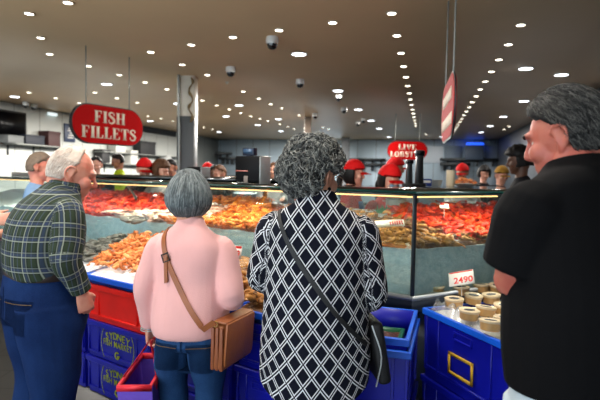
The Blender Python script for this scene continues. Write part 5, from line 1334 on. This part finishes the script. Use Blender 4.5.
k_ = min(range(len(P_)), key=lambda i: abs((rootmat(pu) @ P_[i]).z - 1.105)); bp, bn = P_[k_], N_[k_]; bt = (P_[k_ + 1] - P_[k_ - 1]).normalized(); bs_ = bt.cross(bn).normalized()
bm = bmesh.new(); f_ = frame(bp + bn * .011, bs_, bt, bn)
for (x, y, w, h) in ((-.016, 0, .005, .036), (.016, 0, .005, .036), (0, .017, .037, .005), (0, -.017, .037, .005)): box(bm, (x, y, 0), (w, h, .004))
bm.transform(f_); obj('buckle', bm, m_leather, pu)
bm = bmesh.new(); bt2 = (rootmat(pu).to_3x3().inverted() @ V((.03, 0, -1))).normalized(); f_ = frame(bp + bn * .012 + bt2 * .055, bs_, bt2, bn); box(bm, (0, 0, 0), (.02, .115, .004), None, .0015, 1); bm.transform(f_); obj('strap_tail', bm, m_tan, pu)
# tote held in her left hand
m_purple = M('tote_purple', (98, 66, 176), .5, var=.1, vscale=12, bump=.2, bscale=30); m_tred = M('tote_red', (206, 30, 48), .5)
hw = rootmat(pP) @ V((-.205, .035, .675))
tt = thing('tote_bag', 'purple tote bag with red trim and red handles held by the pink jumper woman', 'bag', (hw.x - .02, hw.y - .02, .17), R(3))
bm = bmesh.new(); tw_, tl_, th_ = .15, .40, .37
lo = [(-tw_ * .42, -tl_ * .46), (tw_ * .42, -tl_ * .46), (tw_ * .42, tl_ * .46), (-tw_ * .42, tl_ * .46)]; hi = [(-tw_ / 2, -tl_ / 2), (tw_ / 2, -tl_ / 2), (tw_ / 2, tl_ / 2), (-tw_ / 2, tl_ / 2)]
ins_ = lambda q, i: [(x - math.copysign(i, x), y - math.copysign(i, y)) for x, y in q]
prism(bm, lo, 0, .008)
for k in range(4):
    j = (k + 1) % 4; a, b = ins_(lo, .006), ins_(hi, .006); prism(bm, [lo[k], lo[j], a[j], a[k]], .002, th_, top=[hi[k], hi[j], b[j], b[k]])
bmesh.ops.subdivide_edges(bm, edges=bm.edges[:], cuts=4, use_grid_fill=True)
for v in bm.verts: v.co.x += .010 * noise.noise(v.co * 9)
obj('bag_body', bm, m_purple, tt)
bm = bmesh.new(); ho, hi2 = [(x * 1.02, y * 1.01) for x, y in hi], ins_(hi, .012)
for k in range(4):
    j = (k + 1) % 4; prism(bm, [ho[k], ho[j], hi2[j], hi2[k]], th_ - .022, th_ + .004)
obj('trim', bm, m_tred, tt)
top = rootmat(tt).inverted() @ hw
for sx in (-1, 1):
    P = [V((sx * tw_ / 2, -tl_ * .28, th_ - .05)), V((sx * tw_ / 2, -tl_ * .26, th_)), top.lerp(V((sx * tw_ / 2, -tl_ * .24, th_)), .45), top + V((sx * .008, -.035, -.006)), top + V((sx * .006, 0, .004)), top + V((sx * .008, .035, -.006)), top.lerp(V((sx * tw_ / 2, tl_ * .24, th_)), .45), V((sx * tw_ / 2, tl_ * .26, th_)), V((sx * tw_ / 2, tl_ * .28, th_ - .05))]
    obj('handle', prims_bm(tube(P, [(.011, .003)] * 9, side=(.2, 1, 0), n=8, sub=4, cap=.3)), m_tred, tt)

# --- white haired man in the plaid shirt ------------------------------
sectL = [(.985, -.01, .188, .150), (1.07, -.01, .200, .165), (1.17, .005, .205, .168), (1.25, .03, .205, .15), (1.31, .055, .186, .118), (1.355, .075, .140, .092), (1.385, .09, .092, .078), (1.41, .10, .070, .066)]
pL, HmL, hsL, shirt = figure('white haired man in a green plaid shirt, hand at his jeans pocket', (-1.205, 2.35), -44, 1.68, sectL, (0, .135, 1.460), -22, 19,
    armL=dict(sh=(-.182, .06, 1.285), el=(-.24, .03, 1.06), wr=(-.22, .05, .86), hd=(.1, .2, -1), pn=(1, 0, 0), th=(0, 1, 0)), armR=dict(sh=(.185, .045, 1.285), el=(.240, .01, 1.08), wr=(.230, .08, .925), hd=(-.12, .30, -1), pn=(-1, 0, 0), th=(0, 1, 0), curl=.9),
    skin=sk_old, topmat=plaid_mat(), pants=m_denim, pattern=True, sleeve=(.074, .066, .050), seed=14, topname='plaid_shirt', pz=1.0, fold=.004, legw=1.32, nose=1.04, hscale=1.05, waist=[(.80, -.01, .215, .175), (.90, -.01, .208, .17), (1.0, -.01, .190, .152)], inset=.028)
def fnL(d):
    zmin = -.55 if d.y < -.25 else lerp(-.2 if d.y < -.12 else .14, .62, (d.y + .1) / .5)
    if d.z < zmin or d.y > .40: return -.01
    if d.z > .55 and d.y > -.25: return -.01 if d.y > .22 else .0012
    return .004
bm = hair_shell(pL, HmL, hsL, fnL, h_white, nz=.003, nf=14)
tn = strands(bm, HmL, hsL, fnL, rdirs(1500, rnd, lambda d: fnL(d) > .003), lambda d, tw: (d - V((0, -.1, 1))) + V((0, -.5, -.3)), .026, 4, .0010, .0012, .02, None, rnd)
finish_hair(pL, bm, tn, h_white)
bw_ = prims_bm(*[tube([HmL @ (V((sg * (.018 + .010 * i), .094 - .003 * i, .030 + .003 * math.sin(i))) * hsL) for i in range(4)], [.004, .005, .005, .003], n=6, sub=2) for sg in (-1, 1)]); obj('eyebrows', bw_, h_white, pL)
ring_ = [(.192 * math.cos(R(15 * i)), -.01 + .154 * math.sin(R(15 * i)), 1.0) for i in range(25)]
bm = prims_bm(tube(ring_, [(.020, .004)] * 25, side=(0, 0, 1), n=8, sub=2, cap=0)); be = obj('belt', bm, m_leather, pL)
# collar
cl = [(.074 * math.cos(R(15 * i)), .100 + .070 * math.sin(R(15 * i)), 1.402 - .012 * math.sin(R(15 * i))) for i in range(25)]
cm = fuse('collar', [tube(cl, [(.020, .006)] * 25, side=(0, 0, 1), n=10, sub=2, cap=0)], .004, 1, None, True); obj('collar', cm, shirt.data.materials[0], pL)

jeans_details(pL, 'jeans', m_dpock2, .90, .15, .095, .15)
# --- big man in the black T-shirt --------------------------------------
sectR = [(.935, 0, .212, .165), (1.05, .005, .224, .172), (1.18, .01, .226, .168), (1.30, .02, .224, .152), (1.415, .03, .208, .125), (1.465, .04, .172, .112), (1.503, .05, .105, .09), (1.53, .055, .075, .072)]
m_tee = cloth('black_cotton', (9, 9, 11), .9, .1, 8); m_pale = cloth('pale_grey_cloth', (176, 188, 194), .85, .05, 8)
pR_, HmR, hsR, tee = figure('big dark haired man in a black T-shirt and pale trousers', (.765, 1.30), 22, 1.77, sectR, (.010, .105, 1.588), 24, 15,
    armL=dict(sh=(-.176, .03, 1.392), el=(-.190, .075, 1.212), wr=(.03, .26, 1.19), hd=(.5, .8, 0), pn=(0, 0, -1), th=(1, 0, 0), k=1.25), armR=dict(sh=(.205, .03, 1.385), el=(.27, .06, 1.16), wr=(.15, .27, 1.15), hd=(-.4, .8, 0), pn=(0, 0, -1), th=(-1, 0, 0), k=1.2),
    skin=sk_sun, topmat=m_tee, pants=m_pale, sleeve=(.088, .084, .08), short=.80, seed=20, topname='t_shirt', pantname='trousers', pz=1.0, fold=.004, legw=1.2, waist=[(.82, 0, .20, .16), (.92, 0, .198, .155), (1.0, 0, .19, .145)], inset=.03)
def fnR(d):
    zmin = -.62 if d.y < -.25 else lerp(-.3 if d.y < -.14 else .16, .55, (d.y + .02) / .45)
    if d.z < zmin or d.y > .62: return -.01
    return .016 if d.z > -.2 else .010
bm = hair_shell(pR_, HmR, hsR, fnR, h_dark, nz=.004, nf=14)
tn = strands(bm, HmR, hsR, fnR, rdirs(3000, rnd, lambda d: fnR(d) > 0), lambda d, tw: (d - V((0, .1, 1))) + V((tw * .2, -.6, -.3)), .032, 5, .0013, .003, .02, None, rnd)
finish_hair(pR_, bm, tn, h_dark)
bw_ = prims_bm(*[tube([HmR @ (V((sg * (.018 + .010 * i), .095 - .003 * i, .030 + .003 * math.sin(i))) * hsR) for i in range(4)], [.004, .006, .005, .003], n=6, sub=2) for sg in (-1, 1)]); obj('eyebrows', bw_, h_dark, pR_)

# --- the staff and customers beyond ------------------------------------
m_red = cloth('red_polo', (178, 20, 24), .8); m_cap = cloth('cap_red', (206, 24, 26), .7); m_apron = M('apron_blue', (24, 60, 150), .45); m_apronk = M('apron_black', (18, 18, 20), .5)
m_lblue = cloth('light_blue_shirt', (122, 152, 186), .8); m_black_t = cloth('charcoal_shirt', (30, 30, 34), .8); m_hivis = cloth('hi_vis_yellow', (190, 214, 40), .7); m_whitec = cloth('white_coat', (196, 196, 192), .8); m_blue_t = cloth('royal_blue_shirt', (26, 78, 170), .8)
m_mask = M('mask_blue', (128, 176, 206), .7)
def dsect(s, w=1.0): return [(a * s, b * s, c * s * w, d * s * w) for a, b, c, d in ((.84, 0, .165, .13), (1.0, 0, .16, .125), (1.15, 0, .17, .128), (1.27, 0, .178, .12), (1.345, -.008, .16, .10), (1.395, -.008, .11, .082), (1.435, 0, .067, .064))]
def cap_on(o, Hm, hs, mat):
    bm = hair_shell(o, Hm, hs, lambda d: .027 + .004 * max(0, d.z) if d.z > .30 + .12 * d.y else -.01, mat, n=36, m=26)
    c = obj('cap', bm, mat, o)
    bm = bmesh.new(); n = 12; rows = []
    for j in range(4):
        rows.append([bm.verts.new(Hm @ (V((.082 * math.sin(R(-75 + 150 * i / n)), .062 + (.052 + .020 * j) * math.cos(R(-75 + 150 * i / n)) + .002 * j, .034 - .006 * j - .012 * (abs(i - n / 2) / (n / 2)) ** 2)) * hs)) for i in range(n + 1)])
    for j in range(3):
        for i in range(n): bm.faces.new((rows[j][i], rows[j][i + 1], rows[j + 1][i + 1], rows[j + 1][i]))
    bmesh.ops.solidify(bm, geom=bm.faces[:], thickness=.004); obj('brim', bm, mat, c)
def apron_on(o, sect, s, mat):
    bm = bmesh.new(); rows = []; zs = [q[0] for q in sect]
    for j in range(13):
        z = (.55 + (1.30 - .55) * j / 12) * s; y0 = np.interp(z, zs, [q[1] for q in sect]); rx = np.interp(z, zs, [q[2] for q in sect]) + .014; ry = np.interp(z, zs, [q[3] for q in sect]) + .016; half = 62 if z < 1.1 * s else 34
        rows.append([bm.verts.new((rx * math.sin(R(-half + 2 * half * i / 10)), y0 + ry * math.cos(R(-half + 2 * half * i / 10)), z)) for i in range(11)])
    for j in range(12):
        for i in range(10): bm.faces.new((rows[j][i], rows[j][i + 1], rows[j + 1][i + 1], rows[j + 1][i]))
    bmesh.ops.solidify(bm, geom=bm.faces[:], thickness=.004); obj('apron', bm, mat, o)
def mask_on(o, Hm, hs):
    bm = bmesh.new(); rows = []
    for j in range(9):
        f = j / 8; rows.append([bm.verts.new(Hm @ (V(((.066 - .012 * abs(f - .4)) * math.sin(R(-80 + 160 * i / 12)), .040 + (.078 + .022 * math.sin(PI * f)) * math.cos(R(-80 + 160 * i / 12)), -.012 - .100 * f)) * hs)) for i in range(13)])
    for j in range(8):
        for i in range(12): bm.faces.new((rows[j][i], rows[j][i + 1], rows[j + 1][i + 1], rows[j + 1][i]))
    bmesh.ops.solidify(bm, geom=bm.faces[:], thickness=.003); obj('face_mask', bm, m_mask, o)
def background(label, px, pytop, d, yaw, hair, top, cap=False, hyaw=0, hp=8, skin=sk_fair, apron=None, mask=False, long=False, afro=False, seed=1, w=1.0, arms='work', pants=m_denim, capmat=None):
    p = Pd(px, pytop, d); H = p.z - (.015 if cap else .012); H = max(1.48, min(1.86, H)); s = H / 1.70
    sect = dsect(s, w)
    if arms == 'work': aL, aR = (dict(sh=(sg * .185 * s, 0, 1.33 * s), el=(sg * .235 * s, -.03, 1.08 * s), wr=(sg * .13 * s, .19 * s, 1.10 * s), hd=(-sg * .4, .9, 0), pn=(0, 0, -1), th=(-sg, 0, 0)) for sg in (-1, 1))
    else: aL, aR = (dict(sh=(sg * .185 * s, 0, 1.33 * s), el=(sg * .225 * s, -.02, 1.07 * s), wr=(sg * .235 * s, .03, .83 * s), hd=(0, .1, -1), pn=(-sg, 0, 0), th=(0, 1, 0)) for sg in (-1, 1))
    o, Hm, hs, g = figure(label, (p.x, p.y), yaw, H, sect, (0, .03 * s, 1.583 * s), hyaw, hp, aL, aR, skin, top, pants, .0075, .010, seed=seed, hscale=s ** .5, eyes=d < 5)
    def fn(dv):
        if afro:
            return -.01 if (dv.y > .45 and dv.z < .45) or dv.z < -.6 else .035
        if long: return -.01 if (dv.y > .35 and dv.z < .5) or dv.z < -.92 else .022
        zmin = -.6 if dv.y < -.25 else lerp(.1, .55, (dv.y + .05) / .45); return -.01 if dv.z < zmin or dv.y > .6 else .014
    bm = hair_shell(o, Hm, hs, fn, hair, nz=.022 if afro else .004, nf=9, n=36, m=28); finish_hair(o, bm, [], hair)
    if long: 
        a = Hm @ (V((0, -.105, -.0)) * hs); obj('ponytail', prims_bm(tube([a, a + V((0, -.05, -.05)), a + V((0, -.06, -.16)), a + V((0, -.04, -.26))], [.022, .032, .030, .008], n=10)), hair, o)
    if cap: cap_on(o, Hm, hs, capmat or m_cap)
    if apron: apron_on(o, sect, s, apron)
    if mask: mask_on(o, Hm, hs)
    return o
background('man with sandy grey hair in a light blue shirt behind the plaid shirted man', 37, 153.5, 4.4, -75, h_sandy, m_lblue, skin=sk_old, seed=31, arms='hang')
background('worker in a red cap and red top looking right, ponytail, behind the glass case', 352, 162, 5.05, -110, h_black, m_red, True, 0, 4, apron=m_apron, long=True, seed=32)
background('worker in a red cap and blue face mask looking down at the seafood', 388, 167, 4.45, -150, h_black, m_red, True, 0, 14, apron=m_apronk, mask=True, long=True, seed=33)
background('worker in a red cap and red shirt seen behind the masked worker', 394, 159, 6.6, -100, h_black, m_red, True, 0, 6, seed=34, skin=sk_tan)
background('worker with black hair in a bright yellow top left of the counter middle', 119, 154, 9.0, 120, h_black, m_hivis, False, 0, 20, seed=35, skin=sk_tan, apron=m_apronk)
background('worker in a red cap and charcoal top behind the red prawn heap', 144, 160, 6.2, -150, h_black, m_black_t, True, 0, 15, seed=36, apron=m_apronk)
background('worker with brown curly hair left of the grey bob', 160, 162, 6.2, -120, h_brown, m_whitec, False, 0, 10, seed=37, afro=True)
background('worker in a royal blue shirt close to the grey pillar', 172, 160, 7.6, 160, h_black, m_blue_t, False, 0, 14, seed=38, skin=sk_tan)
background('worker with black hair in a charcoal top at the left behind the counter', 96, 157, 7.4, -160, h_black, m_black_t, False, 0, 12, seed=39)
background('far worker in a red cap right of the grey bob', 208, 163.5, 9.8, 170, h_black, m_red, True, 0, 8, seed=40)
background('far worker in red with black hair right of the grey bob', 213.5, 166, 8.6, -150, h_black, m_red, False, 0, 10, seed=41, skin=sk_dark)
background('far worker with brown hair midway between the bob and the black scale', 221, 166, 7.3, 140, h_brown, m_black_t, False, 0, 10, seed=42)
background('far customer with brown hair right of the black scale', 273, 163, 8.4, -160, h_brown, m_whitec, False, 0, 8, seed=43)
background('far worker in a red cap and white coat right of the paper towel roll', 463, 165, 7.8, 150, h_black, m_whitec, True, 0, 14, seed=44, skin=sk_tan)
background('far worker with black hair left of the mustard capped worker', 484, 167, 8.7, 175, h_black, m_black_t, False, 0, 10, seed=45, afro=True)
background('far worker in a mustard cap near the black T-shirt', 501, 167.5, 7.4, -170, h_brown, m_black_t, True, 0, 10, seed=46, capmat=cloth('cap_mustard', (150, 112, 44), .8))
background('man with short black curly hair in dark clothes left of the big man', 522, 148, 5.0, 75, h_black, m_black_t, False, 0, 10, seed=47, skin=sk_dark, afro=True, pants=m_black_t)
# customer at the left edge, only an arm in the frame
pe = Pd(-46, 170, 2.75)
pE, HmE, hsE, gE = figure('person in dark clothes at the left edge, bare forearm reaching in', (pe.x, pe.y), -70, 1.66, dsect(.976), (0, .03, 1.54), 0, 5,
    armL=dict(sh=(-.18, 0, 1.295), el=(-.23, .06, 1.06), wr=(-.13, .26, 1.10), hd=(.2, 1, 0), pn=(0, 0, -1), th=(1, 0, 0)), armR=dict(sh=(.18, 0, 1.295), el=(.22, .03, 1.10), wr=(.17, .20, 1.20), hd=(-.1, 1, .1), pn=(-1, 0, -.3), th=(0, 0, 1)), skin=sk_fair, topmat=m_black_t, voxel=.006, gvox=.009, seed=50, short=.95, sleeve=(.07, .066, .06), eyes=False)

bm = hair_shell(pE, HmE, hsE, lambda d: fnL(d) + .006 if d.z < .5 and fnL(d) > 0 else (.012 if d.z > .45 and d.y < .5 else -.01), h_brown, nz=.004, nf=12); finish_hair(pE, bm, [], h_brown)
# ------------------------------------------------------------------ daylight from the open shop front, exposure
w = bpy.data.worlds.new('world'); SC.world = w; w.use_nodes = True
bg = w.node_tree.nodes['Background']; bg.inputs[0].default_value = (.78, .90, 1.0, 1); bg.inputs[1].default_value = 3.8
SC.view_settings.view_transform = 'Standard'; SC.view_settings.look = 'None'; SC.view_settings.exposure = 0.0; SC.view_settings.gamma = 1; SC.view_settings.use_curve_mapping = False
SC.cycles.max_bounces = 6; SC.cycles.transparent_max_bounces = 8; SC.cycles.sample_clamp_indirect = 4; SC.cycles.caustics_reflective = False; SC.cycles.caustics_refractive = False
